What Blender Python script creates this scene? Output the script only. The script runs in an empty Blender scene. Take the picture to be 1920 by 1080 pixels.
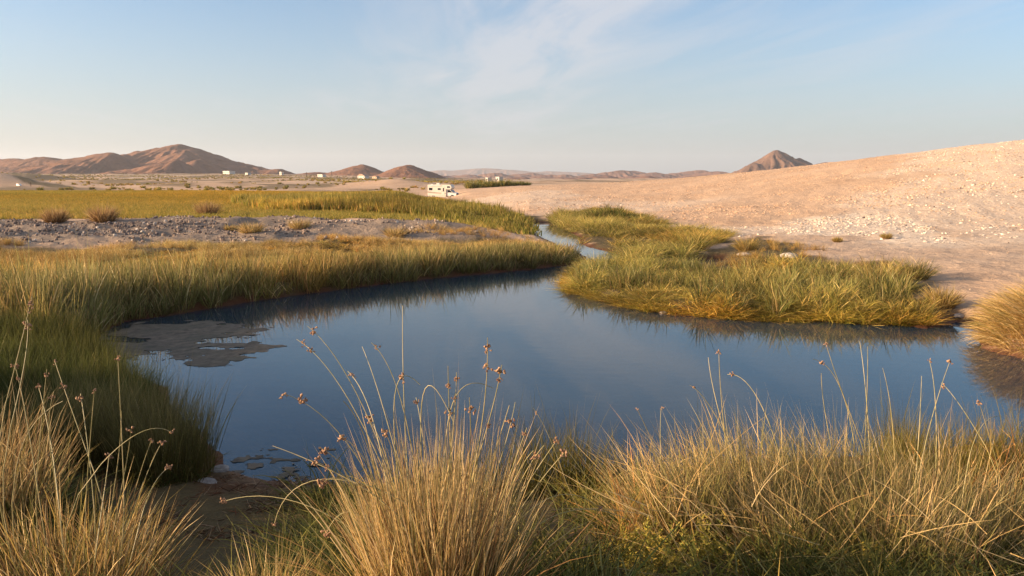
import bpy, bmesh, math, random
import numpy as np
from mathutils import Vector, Matrix

R = math.radians
rng = np.random.default_rng(7)
random.seed(7)
scene = bpy.context.scene
COL = scene.collection

# ------------------------------------------------------------------ camera
W, HH, F = 1920.0, 1080.0, 1493.0
HORIZON = 334.0
CAMZ = 3.2
PITCH = math.atan((HH / 2 - HORIZON) / F)
cam = bpy.data.cameras.new('camera')
cam.sensor_width = 36
cam.lens = 36 * F / W
cam.clip_start = 0.05
cam.clip_end = 40000
camo = bpy.data.objects.new('camera', cam)
COL.objects.link(camo)
camo.location = (0, 0, CAMZ)
camo.rotation_euler = (math.pi / 2 - PITCH, 0, 0)
scene.camera = camo

# ------------------------------------------------------------------ light
SUN_EL = R(13.0)
SUN_AZ = math.atan2(-0.99, -0.14)          # compass-like, from +Y towards +X
sundir = Vector((math.sin(SUN_AZ) * math.cos(SUN_EL), math.cos(SUN_AZ) * math.cos(SUN_EL), math.sin(SUN_EL)))
sun = bpy.data.lights.new('sun', 'SUN')
sun.energy = 5.0
sun.angle = R(0.53)
sun.color = (1.0, 0.73, 0.46)
suno = bpy.data.objects.new('sun', sun)
COL.objects.link(suno)
suno.location = sundir * 60
suno.rotation_euler = (-sundir).to_track_quat('-Z', 'Y').to_euler()

scene.view_settings.view_transform = 'Standard'
scene.view_settings.look = 'None'
scene.view_settings.gamma = 1
scene.view_settings.exposure = 1.42
scene.view_settings.use_curve_mapping = False

world = bpy.data.worlds.new('World')
scene.world = world
world.use_nodes = True


def nd(nt, t, x=None, **kw):
    n = nt.nodes.new(t)
    for k, v in kw.items():
        if k.startswith('i_'):
            n.inputs[k[2:].replace('_', ' ')].default_value = v
        else:
            setattr(n, k, v)
    return n


def math_n(nt, op, a, b=None, clamp=False, c=None):
    n = nt.nodes.new('ShaderNodeMath')
    n.operation = op
    n.use_clamp = clamp
    for i, v in enumerate((a, b, c)):
        if v is None:
            continue
        if isinstance(v, (int, float)):
            n.inputs[i].default_value = v
        else:
            nt.links.new(v, n.inputs[i])
    return n.outputs[0]


def mixc(nt, fac, a, b, blend='MIX'):
    n = nt.nodes.new('ShaderNodeMix')
    n.data_type = 'RGBA'
    n.blend_type = blend
    for s, v in (('Factor', fac), ('A', a), ('B', b)):
        sock = [i for i in n.inputs if i.name == s and i.type == ('VALUE' if s == 'Factor' else 'RGBA')][0]
        if isinstance(v, (int, float)):
            sock.default_value = v
        elif isinstance(v, (tuple, list)):
            sock.default_value = (*v[:3], 1)
        else:
            nt.links.new(v, sock)
    return [o for o in n.outputs if o.type == 'RGBA'][0]


def smooth(nt, v, lo, hi, a=0.0, b=1.0):
    n = nt.nodes.new('ShaderNodeMapRange')
    n.interpolation_type = 'SMOOTHSTEP'
    nt.links.new(v, n.inputs[0])
    for i, x in enumerate((lo, hi, a, b)):
        n.inputs[i + 1].default_value = x
    return n.outputs[0]


def noise_n(nt, vec, scale, detail=4, rough=0.55, dist=0.0):
    n = nt.nodes.new('ShaderNodeTexNoise')
    n.inputs['Scale'].default_value = scale
    n.inputs['Detail'].default_value = detail
    n.inputs['Roughness'].default_value = rough
    n.inputs['Distortion'].default_value = dist
    if vec is not None:
        nt.links.new(vec, n.inputs['Vector'])
    return n.outputs[0]


# sky: physical sky with a veil of cirrus high above, laid out on a flat cloud deck
nt = world.node_tree
nt.nodes.clear()
sky = nd(nt, 'ShaderNodeTexSky', sky_type='NISHITA', sun_disc=False, sun_elevation=SUN_EL,
         sun_rotation=SUN_AZ % (2 * math.pi), altitude=300, air_density=1.0, dust_density=2.2, ozone_density=3.0)
SKY_STRENGTH = 0.086
tc = nd(nt, 'ShaderNodeTexCoord')
sep = nd(nt, 'ShaderNodeSeparateXYZ')
nt.links.new(tc.outputs['Generated'], sep.inputs[0])
zc = math_n(nt, 'MAXIMUM', sep.outputs[2], 0.012)
u = math_n(nt, 'DIVIDE', sep.outputs[0], zc)
v = math_n(nt, 'DIVIDE', sep.outputs[1], zc)
comb = nd(nt, 'ShaderNodeCombineXYZ')
nt.links.new(math_n(nt, 'ADD', math_n(nt, 'MULTIPLY', u, 1.7), math_n(nt, 'MULTIPLY', v, .22)), comb.inputs[0])
nt.links.new(math_n(nt, 'MULTIPLY', v, 0.34), comb.inputs[1])
wisps = noise_n(nt, comb.outputs[0], 1.0, 8, 0.6, 0.5)
comb2 = nd(nt, 'ShaderNodeCombineXYZ')
nt.links.new(math_n(nt, 'MULTIPLY', u, 0.28), comb2.inputs[0])
nt.links.new(math_n(nt, 'MULTIPLY', v, 0.10), comb2.inputs[1])
comb2.inputs[2].default_value = 3.7
broad = noise_n(nt, comb2.outputs[0], 1.0, 4, 0.5, 0.4)
# the long plume that runs away from the viewer
vv = math_n(nt, 'MULTIPLY', v, 0.043)
uc = math_n(nt, 'ADD', math_n(nt, 'SUBTRACT', u, 0.47), vv)
uc = math_n(nt, 'ADD', uc, math_n(nt, 'MULTIPLY', math_n(nt, 'SUBTRACT', broad, 0.5), 1.2))
g = math_n(nt, 'POWER', 2.718, math_n(nt, 'MULTIPLY', math_n(nt, 'MULTIPLY', uc, uc), -1.3))
plume = math_n(nt, 'MULTIPLY', g, smooth(nt, wisps, 0.22, 0.66))
veil = math_n(nt, 'MULTIPLY', smooth(nt, broad, 0.38, 0.68), smooth(nt, wisps, 0.34, 0.70))
cl = math_n(nt, 'ADD', math_n(nt, 'MULTIPLY', plume, 1.0), math_n(nt, 'MULTIPLY', veil, 0.6), clamp=True)
# cloud fades into the low haze
cl = math_n(nt, 'MULTIPLY', cl, smooth(nt, sep.outputs[2], 0.01, 0.09))
skyc = mixc(nt, math_n(nt, 'MULTIPLY', cl, 0.66), sky.outputs[0], (3.3, 3.25, 3.4))
# thin pale haze veil along the whole horizon
hz = smooth(nt, sep.outputs[2], 0.0, 0.25, 0.60, 0.0)
skyc = mixc(nt, hz, skyc, (2.62, 2.74, 2.92))
bg = nd(nt, 'ShaderNodeBackground')
bg.inputs[1].default_value = SKY_STRENGTH
nt.links.new(skyc, bg.inputs[0])
wo = nd(nt, 'ShaderNodeOutputWorld')
nt.links.new(bg.outputs[0], wo.inputs[0])

scene.cycles.max_bounces = 6
scene.cycles.transparent_max_bounces = 8
scene.cycles.volume_bounces = 0
scene.cycles.use_denoising = True


# ------------------------------------------------------------------ helpers
def tag(o, label=None, cat=None, group=None, kind=None):
    if label:
        o['label'] = label
    if cat:
        o['category'] = cat
    if group:
        o['group'] = group
    if kind:
        o['kind'] = kind
    return o


def empty(name, loc=(0, 0, 0), rz=0.0):
    o = bpy.data.objects.new(name, None)
    o.empty_display_size = 0.2
    o.location = loc
    o.rotation_euler = (0, 0, rz)
    COL.objects.link(o)
    return o


def np_mesh(name, verts, faces, smooth_f=False, cols=None, attrs=None):
    """faces: list of (M,k) int arrays"""
    me = bpy.data.meshes.new(name)
    verts = np.asarray(verts, np.float32)
    me.vertices.add(len(verts))
    me.vertices.foreach_set('co', verts.ravel())
    faces = [np.asarray(f, np.int32) for f in faces if len(f)]
    nl = sum(f.size for f in faces)
    npoly = sum(len(f) for f in faces)
    me.loops.add(nl)
    me.polygons.add(npoly)
    me.loops.foreach_set('vertex_index', np.concatenate([f.ravel() for f in faces]))
    starts, s = [], 0
    for f in faces:
        starts.append(s + np.arange(len(f)) * f.shape[1])
        s += f.size
    me.polygons.foreach_set('loop_start', np.concatenate(starts).astype(np.int32))
    me.polygons.foreach_set('use_smooth', np.full(npoly, smooth_f))
    if cols is not None:
        a = me.attributes.new('col', 'FLOAT_COLOR', 'POINT')
        c = np.ones((len(verts), 4), np.float32)
        c[:, :3] = cols
        a.data.foreach_set('color', c.ravel())
    for k, arr in (attrs or {}).items():
        a = me.attributes.new(k, 'FLOAT_COLOR', 'POINT')
        c = np.ones((len(verts), 4), np.float32)
        c[:, :3] = arr
        a.data.foreach_set('color', c.ravel())
    me.update(calc_edges=True)
    me.validate()
    return me


def link(name, me, mat=None, parent=None):
    o = bpy.data.objects.new(name, me)
    COL.objects.link(o)
    if mat is not None and not me.materials:
        me.materials.append(mat)
    if parent is not None:
        o.parent = parent
    return o


# value noise ---------------------------------------------------------------
def _hash(ix, iy, seed):
    h = (ix.astype(np.int64) * 374761393 + iy.astype(np.int64) * 668265263 + seed * 974634777) & 0xffffffff
    h = ((h ^ (h >> 13)) * 1274126177) & 0xffffffff
    h = h ^ (h >> 16)
    return (h & 0xffff) / 65535.0


def vnoise(x, y, seed=0):
    ix, iy = np.floor(x), np.floor(y)
    fx, fy = x - ix, y - iy
    fx = fx * fx * fx * (fx * (fx * 6 - 15) + 10)
    fy = fy * fy * fy * (fy * (fy * 6 - 15) + 10)
    a = _hash(ix, iy, seed)
    b = _hash(ix + 1, iy, seed)
    c = _hash(ix, iy + 1, seed)
    d = _hash(ix + 1, iy + 1, seed)
    return (a + (b - a) * fx + (c - a) * fy + (a - b - c + d) * fx * fy) * 2 - 1


def fbm(x, y, octv=4, seed=0, gain=0.5):
    s, a = 0, 1.0
    for i in range(octv):
        s = s + a * vnoise(x * 2 ** i + 17.3 * i, y * 2 ** i - 9.1 * i, seed + i)
        a *= gain
    return s


def sstep(x, a, b):
    t = np.clip((x - a) / (b - a), 0, 1)
    return t * t * (3 - 2 * t)


# pixel of the photograph -> place on the level z ----------------------------
cp, sp_ = math.cos(PITCH), math.sin(PITCH)


def ray(px, py):
    x = (px - W / 2) / F
    yv = (HH / 2 - py) / F
    return np.array([x, cp + yv * sp_, -sp_ + yv * cp])


def at(px, py, z):
    d = ray(px, py)
    k = (z - CAMZ) / d[2]
    return np.array([d[0] * k, d[1] * k])


def at_depth(px, py, y):
    d = ray(px, py)
    k = y / d[1]
    return np.array([d[0] * k, y, CAMZ + d[2] * k])


def poly(pix, z):
    return np.array([at(px, py, z) for px, py in pix])


def sdist(P, x, y):
    """signed distance to polygon, negative inside"""
    x = np.asarray(x, float)
    y = np.asarray(y, float)
    d2 = np.full(x.shape, 1e18)
    ins = np.zeros(x.shape, bool)
    n = len(P)
    for i in range(n):
        ax, ay = P[i]
        bx, by = P[(i + 1) % n]
        ex, ey = bx - ax, by - ay
        wx, wy = x - ax, y - ay
        t = np.clip((wx * ex + wy * ey) / (ex * ex + ey * ey + 1e-12), 0, 1)
        d2 = np.minimum(d2, (wx - ex * t) ** 2 + (wy - ey * t) ** 2)
        c = ((ay <= y) & (by > y)) | ((by <= y) & (ay > y))
        xi = ax + (y - ay) / (by - ay + 1e-12) * ex
        ins ^= c & (x < xi)
    d = np.sqrt(d2)
    return np.where(ins, -d, d)


# ------------------------------------------------------------------ terrain
POND = poly([(1105, 489), (1060, 498), (960, 509), (860, 518), (760, 528), (660, 541), (560, 554), (460, 569),
             (380, 581), (300, 593), (230, 606), (180, 628), (150, 655), (210, 690), (300, 730), (350, 790),
             (400, 850), (440, 885), (520, 902), (600, 915), (760, 925), (900, 920), (1050, 905), (1200, 890),
             (1350, 878), (1500, 868), (1700, 850), (1850, 838), (2050, 830), (2200, 800), (2300, 720), (2250, 690),
             (2050, 685), (1920, 672), (1870, 664), (1838, 652), (1826, 630), (1838, 612), (1800, 604), (1770, 611),
             (1740, 617), (1640, 608), (1540, 604), (1440, 602), (1340, 597), (1250, 590), (1180, 577), (1110, 562),
             (1066, 549), (1054, 530), (1070, 510), (1100, 499), (1170, 494), (1178, 479), (1120, 468), (1085, 456),
             (1090, 446), (1068, 434), (1044, 425), (1030, 417), (992, 416), (990, 426), (1002, 438), (1030, 452), (1062, 467),
             (1092, 478)], 0.0)
POOL = poly([(1303, 496), (1312, 488), (1345, 487), (1352, 493), (1320, 500)], 0.0)

ANCH = []      # (theta, ln r, z)


def anch(px, py, z):
    p = at(px, py, z)
    ANCH.append((math.atan2(p[0], p[1]), math.log(math.hypot(*p)), z))


def anch_t(px, y, z):
    t = (px - W / 2) / F
    ANCH.append((math.atan(t), math.log(y * math.sqrt(1 + t * t)), z))


for th in (-180, -135, -90, -60, -30, 0, 30, 60, 90, 135, 180):
    ANCH.append((R(th), math.log(1.0), 1.62))
for th in (-30, -15, 0, 15, 30):
    ANCH.append((R(th), math.log(3.2), 1.22))
    ANCH.append((R(th), math.log(5.0), 0.82 if th > -10 else 0.75))
for th in (-10, 0, 15, 30):
    ANCH.append((R(th), math.log(7.2), 0.30))
for a, r, z in ((-50, 4, 1.45), (-45, 8, 1.0), (-38, 6, .9), (-36, 9, .55), (-45, 14, .8), (-60, 10, 1.5), (-90, 6, 1.9), (-90, 15, 2.2), (-135, 8, 2.2),
                (180, 8, 2.0), (-180, 8, 2.0), (135, 8, 1.8), (90, 8, 1.2), (55, 5, 1.1), (50, 9, .6), (60, 15, .6), (90, 25, 1.2),
                (-60, 30, .8), (-90, 60, 2.5), (90, 80, 2.0), (180, 60, 2.5), (-180, 60, 2.5), (180, 800, 5), (-180, 800, 5), (90, 800, 6), (-90, 800, 6),
                (180, 9000, 20), (-180, 9000, 20), (90, 9000, 20), (-90, 9000, 20), (60, 60, 1), (60, 120, 1.5), (60, 300, 2)):
    ANCH.append((R(a), math.log(r), z))
for px, py, z in ((100, 480, .42), (400, 470, .4), (700, 462, .32), (950, 452, .22), (-200, 480, .5), (-200, 430, .7),
                  (0, 440, .62), (200, 436, .68), (400, 440, .6), (600, 435, .6), (800, 430, .5), (920, 435, .3),
                  (0, 402, .25), (300, 402, .25), (600, 402, .2), (850, 400, .15), (-200, 400, .3),
                  (0, 365, .15), (400, 362, .1), (700, 364, 0.0), (150, 560, .3), (500, 520, .3), (800, 490, .25),
                  (1300, 450, .22), (1500, 480, .35), (1800, 500, .42), (1860, 560, .35), (1600, 460, .42), (1950, 520, .45), (1920, 600, .35),
                  (1200, 550, .2), (1500, 570, .22), (1400, 510, .25), (1700, 560, .25), (1150, 430, .22), (1250, 470, .2), (1000, 405, .2),
                  (2100, 640, .5), (2100, 520, .6)):
    anch(px, py, z)
for px, y, z in ((835, 165, -.62), (760, 165, -.5), (835, 180, -.92), (835, 198, -.95), (865, 185, -.9), (790, 185, -.85), (860, 150, -.35), (860, 110, -.1), (930, 70, .15), (930, 110, .2), (930, 150, .1), (930, 250, .0),
                 (1000, 62, .25), (1200, 54, .36), (1380, 47, .42), (1540, 42, .45), (1700, 42, .48), (1920, 42, .55), (2250, 42, .8),
                 (1100, 110, .4), (1400, 100, .6), (1900, 100, 1.0), (1100, 240, .3), (1400, 240, .5), (1900, 240, .8)):
    anch_t(px, y, z)
for px, y, z in (
                 (835, 118, -.05), (835, 138, -.35), (900, 128, .0), (780, 118, -.05), (780, 140, -.35), (890, 165, -.5), (700, 120, .0), (700, 150, -.2)):
    anch_t(px, y, z)
for px in (-400, 0, 250, 500, 750, 960, 1200, 1500, 1900, 2300):
    if px < 900:
        anch_t(px, 260, -.1 + (px < 200) * .5)
        anch_t(px, 400, .9)
    lo_ = 0.0 if px < 700 else (.6 if px < 800 else 1.0)
    anch_t(px, 620, 2.2 - 2.0 * lo_)
    anch_t(px, 950, 6.6 - 6.4 * lo_)
    anch_t(px, 1600, 10 - 9 * lo_)
    anch_t(px, 3200, 12 - 9 * lo_)
    anch_t(px, 9000, 16)
AN = np.array(ANCH)
SC = np.array([1.0, 0.42])


def _phi(d2):
    return np.sqrt(d2 + 0.05 ** 2)


def _rbf_fit():
    X = AN[:, :2] * SC
    D = ((X[:, None] - X[None]) ** 2).sum(-1)
    K = -_phi(D) - 0.004 * np.eye(len(X))
    Pm = np.c_[np.ones(len(X)), X]
    A = np.block([[K, Pm], [Pm.T, np.zeros((3, 3))]])
    s = np.linalg.solve(A, np.r_[AN[:, 2], 0, 0, 0])
    return X, s


RX, RS = _rbf_fit()


def base_h(x, y):
    x = np.asarray(x, float)
    y = np.asarray(y, float)
    sh = x.shape
    th = np.arctan2(x, y).ravel() * SC[0]
    lr = np.log(np.maximum(np.hypot(x, y), 0.5)).ravel() * SC[1]
    out = np.empty(th.shape)
    for s in range(0, len(th), 60000):
        a, b = th[s:s + 60000], lr[s:s + 60000]
        d2 = (a[:, None] - RX[None, :, 0]) ** 2 + (b[:, None] - RX[None, :, 1]) ** 2
        out[s:s + 60000] = -_phi(d2) @ RS[:-3] + RS[-3] + RS[-2] * a + RS[-1] * b
    return out.reshape(sh)


def pond_d(x, y):
    near = (np.hypot(x, y) < 90)
    d = np.full(np.shape(x), 50.0)
    xn, yn = x[near], y[near]
    w = fbm(xn * 1.3, yn * 1.3, 3, 5) * 0.10
    d[near] = np.minimum(sdist(POND, xn, yn), sdist(POOL, xn, yn)) + w
    return d


CRX = np.array([(p - W / 2) / F for p in (830, 870, 900, 960, 1000, 1100, 1200, 1300, 1380, 1480, 1540, 1620, 1700, 1800, 1920, 2100, 2300, 3000, 5000)])
CRY = np.array([150, 150, 150, 150, 150, 147, 140, 130, 122, 115, 110, 105, 100, 96, 92, 92, 92, 90, 90.])
CRP = np.array([372, 366, 358, 352, 350, 346, 341, 333, 325, 314, 307, 298, 288, 277, 262, 245, 232, 225, 225.])


def _sm(t, arr):
    return sum(np.interp(t + o, CRX, arr) for o in (-.05, -.025, 0, .025, .05)) / 5


def dune_h(x, y, z0):
    t = np.where(y > 1, x / np.maximum(y, 1), np.where(x > 0, 9, -9))
    yc = _sm(t, CRY)
    zc = CAMZ + (HORIZON - _sm(t, CRP)) / F * yc
    yf = np.interp(np.clip(t, -.2, 1.6), DUNE_T, DUNE_Y) - 3
    yf = np.minimum(yf, yc * .72)
    s_ = np.clip((y - yf) / (yc - yf), 0, 1)
    p = .35 * s_ + .65 * (3 * s_ ** 2 - 2 * s_ ** 3)
    p = p * sstep(s_, 0, .2) * .999
    back = 1 - .85 * sstep(y, yc, yc * 2.3)
    k = p * back * sstep(t, -.085, -.05) * (y > 1)
    return z0 + np.maximum(zc - z0, 0) * k


def height(x, y, d=None):
    x = np.atleast_1d(np.asarray(x, float))
    y = np.atleast_1d(np.asarray(y, float))
    z = base_h(x, y)
    r = np.hypot(x, y)
    ground_amp = sstep(r, 1, 6) * 0.05
    z = z + fbm(x * 0.9, y * 0.9, 4, 11) * ground_amp
    z = dune_h(x, y, z)
    # dune relief
    dune = DUNE_W(x, y)
    z = z + dune * (fbm(x * 0.45, y * 0.45, 4, 21, 0.65) * 0.055 + fbm(x * .06, y * .06, 2, 23) * 0.12)
    # gravel bank humps
    gr = np.exp(-(np.minimum(sdist(GRAVEL, x, y), 8) / 1.6).clip(0, 9) ** 2) * (r < 120)
    z = z + gr * (fbm(x * 0.16, y * 0.3, 3, 31) * 0.30 + fbm(x * 0.9, y * 0.9, 3, 33) * 0.07)
    # the plain beyond
    far = sstep(r, 190, 330)
    z = z + far * (fbm(x / 60, y / 90, 4, 41) * 0.8 * sstep(r, 150, 500) + fbm(x / 300, y / 300, 2, 44) * 1.2 * sstep(r, 400, 1500))
    for bx, by, bh, sx, sy in MOUNDS:
        z = z + bh * np.exp(-((x - bx) / sx) ** 2 - ((y - by) / sy) ** 2)
    if d is None:
        d = pond_d(x, y)
    land = np.maximum(z, 0.06)
    k = sstep(d, -0.02, 0.75)
    zz = 0.015 + (land - 0.015) * k
    deep = -0.02 - 0.9 * sstep(-d, 0.0, 2.2)
    zz = np.where(d < 0, deep, zz)
    return np.where(r < 88, zz, z)


GRAVEL = poly([(-300, 470), (-200, 425), (0, 422), (200, 418), (440, 420), (700, 418), (860, 428), (940, 440), (900, 446), (700, 452), (520, 456),
               (350, 458), (150, 462), (0, 466)], 0.5)
DUNE_T = [-.2, -.067, 0.02, .16, .28, .39, .5, .64, 1.0, 1.6]
DUNE_Y = [150, 120, 66, 54, 47, 43, 42, 42, 42, 42]


def DUNE_W(x, y):
    t = x / np.maximum(y, 1e-3)
    foot = np.interp(np.clip(t, -.2, 1.6), DUNE_T, DUNE_Y)
    return sstep(y, foot - 4, foot + 14) * sstep(t, -.12, 0.02) * (1 - sstep(y, 240, 330)) * (y > 5)


def tpos(px, y):
    return (px - W / 2) / F * y


MOUNDS = [(tpos(752, 300), 300, 2.3, 13, 18), (tpos(690, 310), 310, 1.2, 16, 14), (tpos(480, 300), 300, .9, 26, 16),
          (tpos(350, 290), 290, 1.0, 22, 20), (tpos(0, 270), 270, 3.2, 20, 16), (tpos(-120, 260), 260, 3.5, 24, 22), (tpos(120, 330), 330, 1.8, 14, 22),
          (tpos(560, 420), 420, 1.0, 26, 18), (tpos(230, 420), 420, 1.6, 30, 20), (tpos(60, 520), 520, 5.0, 22, 40),
          (tpos(20, 620), 620, 5.5, 26, 40), (tpos(900, 330), 330, 1.3, 14, 14)]

def H(x, y):
    return float(height(np.array([x]), np.array([y]))[0])


_rs = np.geomspace(1.5, 4000, 1600)


def hit(px, py):
    """where the line of sight through a point of the photo meets the ground"""
    d = ray(px, py)
    P = d[None] * (_rs / d[1])[:, None]
    hz_ = height(P[:, 0], P[:, 1])
    below = (P[:, 2] + CAMZ) < hz_
    i = int(np.argmax(below)) if below.any() else len(_rs) - 1
    return np.array([P[i, 0], P[i, 1], hz_[i]])


thf = np.arange(-42, 42.01, 0.17)
thb = np.concatenate([np.arange(45, 316, 3.0)])
th = np.radians(np.concatenate([thf, thb]))
rr = np.concatenate([np.geomspace(0.5, 5, 60, endpoint=False), np.geomspace(5, 60, 230, endpoint=False),
                     np.geomspace(60, 400, 120, endpoint=False), np.geomspace(400, 1100, 70, endpoint=False), np.geomspace(1100, 9500, 40)])
TH, RRr = np.meshgrid(th, rr)
GX, GY = np.sin(TH) * RRr, np.cos(TH) * RRr
GD = pond_d(GX.ravel(), GY.ravel())
GZ = height(GX.ravel(), GY.ravel(), GD)
gx, gy = GX.ravel(), GY.ravel()
gr_ = np.hypot(gx, gy)


def zonew(P, soft, amp=0.5, sc=0.6, seed=1):
    d = np.full(gx.shape, 1e3)
    m = gr_ < 250
    d[m] = sdist(P, gx[m], gy[m]) + fbm(gx[m] * sc, gy[m] * sc, 4, seed) * amp
    return 1 - sstep(d, -soft, soft)


MEADOW = poly([(-500, 490), (-500, 372), (0, 358), (300, 356), (470, 357), (700, 358), (815, 366), (900, 385), (985, 407), (1000, 440), (930, 438),
               (860, 426), (700, 416), (440, 418), (200, 416), (0, 420), (-200, 424)], 0.2)
LEFTBANK = poly([(1110, 490), (1060, 468), (960, 448), (900, 446), (700, 455), (500, 462), (300, 470), (100, 475), (-100, 480), (-400, 500), (-500, 700),
                 (-300, 800), (350, 900), (420, 850), (100, 655), (180, 610), (480, 566), (800, 524)], 0.3)
PENIN = poly([(1034, 411), (1064, 408), (1130, 396), (1190, 412), (1260, 426), (1370, 444), (1330, 462), (1290, 484), (1190, 498), (1150, 478), (1085, 458)], 0.2)
ISLAND = poly([(1050, 545), (1060, 510), (1110, 496), (1180, 492), (1290, 480), (1420, 450), (1500, 474), (1560, 500), (1680, 500), (1740, 535), (1800, 580), (1760, 615), (1640, 612),
               (1340, 602), (1180, 580)], 0.2)
NEARBANK = np.array([(-3.2, 9.0), (-2.2, 7.6), (0, 7.4), (3, 7.8), (6.5, 9), (12, 9), (14, 2), (8, -3), (-8, -3), (-12, 4), (-9, 9), (-5, 10)])
PATH = poly([(170, 1110), (230, 1040), (300, 985), (400, 962), (450, 985), (440, 1020), (380, 1070), (330, 1110)], 1.12)
BEACH = poly([(395, 872), (470, 850), (560, 860), (610, 890), (600, 935), (520, 950), (440, 950), (400, 925)], .3)
SALT1 = poly([(1478, 424), (1500, 414), (1600, 412), (1700, 418), (1790, 438), (1780, 450), (1700, 446), (1600, 436), (1490, 434)], 0.6)
SALT2 = poly([(1540, 402), (1660, 376), (1760, 362), (1930, 360), (2100, 370), (2100, 430), (1920, 424), (1800, 414), (1640, 404)], 1.2)
SALT3 = poly([(860, 374), (960, 366), (1100, 378), (1190, 396), (1130, 408), (1040, 404), (960, 392)], 0.2)
SALT4 = poly([(1180, 430), (1330, 428), (1480, 432), (1480, 440), (1380, 446), (1260, 436)], 0.3)
FLAT = poly([(1440, 452), (1500, 438), (1640, 444), (1800, 456), (1960, 462), (2200, 470), (2200, 520), (1900, 520), (1700, 505), (1560, 498), (1480, 490)], 0.4)

w_salt = np.clip(zonew(SALT1, .8, .8, .5, 3) + zonew(SALT2, 2.5, 5, .12, 4) * .72 + zonew(SALT3, 5, 8, .07, 5) * .55 + zonew(SALT4, .8, 1, .4, 6) * .7, 0, 1)
w_grav = zonew(GRAVEL, 1.0, 1.6, .3, 7)
w_flat = zonew(FLAT, 2.0, 1.5, .25, 8)
w_gras = np.clip(zonew(MEADOW, 1.2, 2, .2, 9) + zonew(LEFTBANK, .6, .6, .5, 10) + zonew(PENIN, .6, .8, .6, 12) + zonew(ISLAND, .5, .6, .8, 13)
                 + zonew(NEARBANK, .6, .5, .8, 14), 0, 1)
w_path = zonew(PATH, .22, .35, 1.6, 15)
w_gras = w_gras * (1 - w_path)
w_beach = zonew(BEACH, .25, .35, 1.6, 18)
w_mud = (1 - sstep(GD + fbm(gx * 2, gy * 2, 3, 16) * .18, .1, .5)) * (gr_ < 88)
w_mud = np.maximum(w_mud, w_beach * .75)
w_bot = (1 - sstep(GD, -.75, -.08)) * (gr_ < 88)
# far plain: scrubby patches and pale washes
far = sstep(gr_, 160, 230) * (1 - DUNE_W(gx, gy))
n1 = fbm(gx / 45, gy / 70, 5, 51, .6)
w_scrub = far * sstep(n1, -.05, .45) * .9
w_wash = far * sstep(fbm(gx / 80, gy / 60, 4, 52), .15, .6)
TRK = [(14, 316), (24, 318), (42, 328), (58, 336), (74, 341), (110, 345), (140, 350), (170, 355), (120, 353), (80, 349), (52, 345), (36, 338), (24, 330)]  # dark band dropping across the far left of the plain
BANDP = np.array([hit(px, py)[:2] for px, py in TRK])
w_band = 1 - sstep(sdist(BANDP, gx, gy) / np.maximum(gr_, 1) * 1500, -3, 3)
w_scrub = np.maximum(w_scrub * (1 - w_band), w_band)
w_dune = DUNE_W(gx, gy)

nth, nr = len(th), len(rr)
ii, jj = np.meshgrid(np.arange(nr - 1), np.arange(nth), indexing='ij')
a_ = ii * nth + jj
b_ = ii * nth + (jj + 1) % nth
quads = np.stack([a_, b_, b_ + nth, a_ + nth], -1).reshape(-1, 4)[:, ::-1]
fc = quads.mean(1).astype(int)
qx, qy = gx[quads].mean(1), gy[quads].mean(1)
qr = np.hypot(qx, qy)


def qs(P):
    d = np.full(len(quads), 1e3)
    m = qr < 250
    d[m] = sdist(P, qx[m], qy[m])
    return d


zone = np.zeros(len(quads), int)                      # 0 plain
zone[(qr < 60) & (qx > -5)] = 1                        # sand flat
zone[DUNE_W(qx, qy) > .35] = 2
zone[(qs(MEADOW) < 0)] = 3
zone[(qs(LEFTBANK) < 0) | ((qr < 60) & (qx <= -5) & (zone < 2))] = 4
zone[qs(GRAVEL) < 0] = 5
zone[(qs(ISLAND) < 0) | (qs(PENIN) < 0)] = 6
zone[(qr < 9.5) & (zone != 4) | (qs(NEARBANK) < 0)] = 7
zone[pond_d(qx, qy) < -.25] = 8
ZN = [('desert_plain', 'dry tan desert plain with scrub patches below the hills', 'plain'),
      ('sand_flat', 'bare pinkish sand flat between the pond inlet and the dune', 'ground'),
      ('sand_dune', 'broad pale pink sandy hill speckled with salt crust on the right', 'hill'),
      ('meadow', 'level green and gold meadow ground beyond the gravel bank', 'meadow'),
      ('pond_bank', 'earth bank under the tall rushes along the far pond edge', 'bank'),
      ('gravel_bank', 'low purple grey gravel bank between meadow and rushes', 'bank'),
      ('marsh_ground', 'marshy red brown earth of the grassy spit in the pond', 'ground'),
      ('shore', 'dark sloping earth shore in front of the pond with a bare sandy path', 'ground'),
      ('pond_bed', 'dark muddy bed under the pond water', 'pond bed')]


# ground material
def new_mat(name):
    m = bpy.data.materials.new(name)
    m.use_nodes = True
    m.node_tree.nodes.clear()
    return m, m.node_tree


gm, nt = new_mat('desert_ground')
geo = nd(nt, 'ShaderNodeNewGeometry')
pos = geo.outputs['Position']
zA = nd(nt, 'ShaderNodeAttribute', attribute_name='zone_a')
zB = nd(nt, 'ShaderNodeAttribute', attribute_name='zone_b')
zC = nd(nt, 'ShaderNodeAttribute', attribute_name='zone_c')
sA, sB, sC = [nd(nt, 'ShaderNodeSeparateColor') for _ in range(3)]
for z_, s_ in ((zA, sA), (zB, sB), (zC, sC)):
    nt.links.new(z_.outputs['Color'], s_.inputs[0])
nf = noise_n(nt, pos, 6.0, 6, .65)
nm = noise_n(nt, pos, 0.8, 6, .6)
nl = noise_n(nt, pos, 0.12, 4, .6)
sand = mixc(nt, smooth(nt, nm, .3, .7), (.42, .27, .17), (.525, .355, .23))
sand = mixc(nt, smooth(nt, nl, .35, .7), sand, (.54, .365, .24))
sand = mixc(nt, smooth(nt, nf, .52, .72, 0, .5), sand, (.26, .165, .11))
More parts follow.
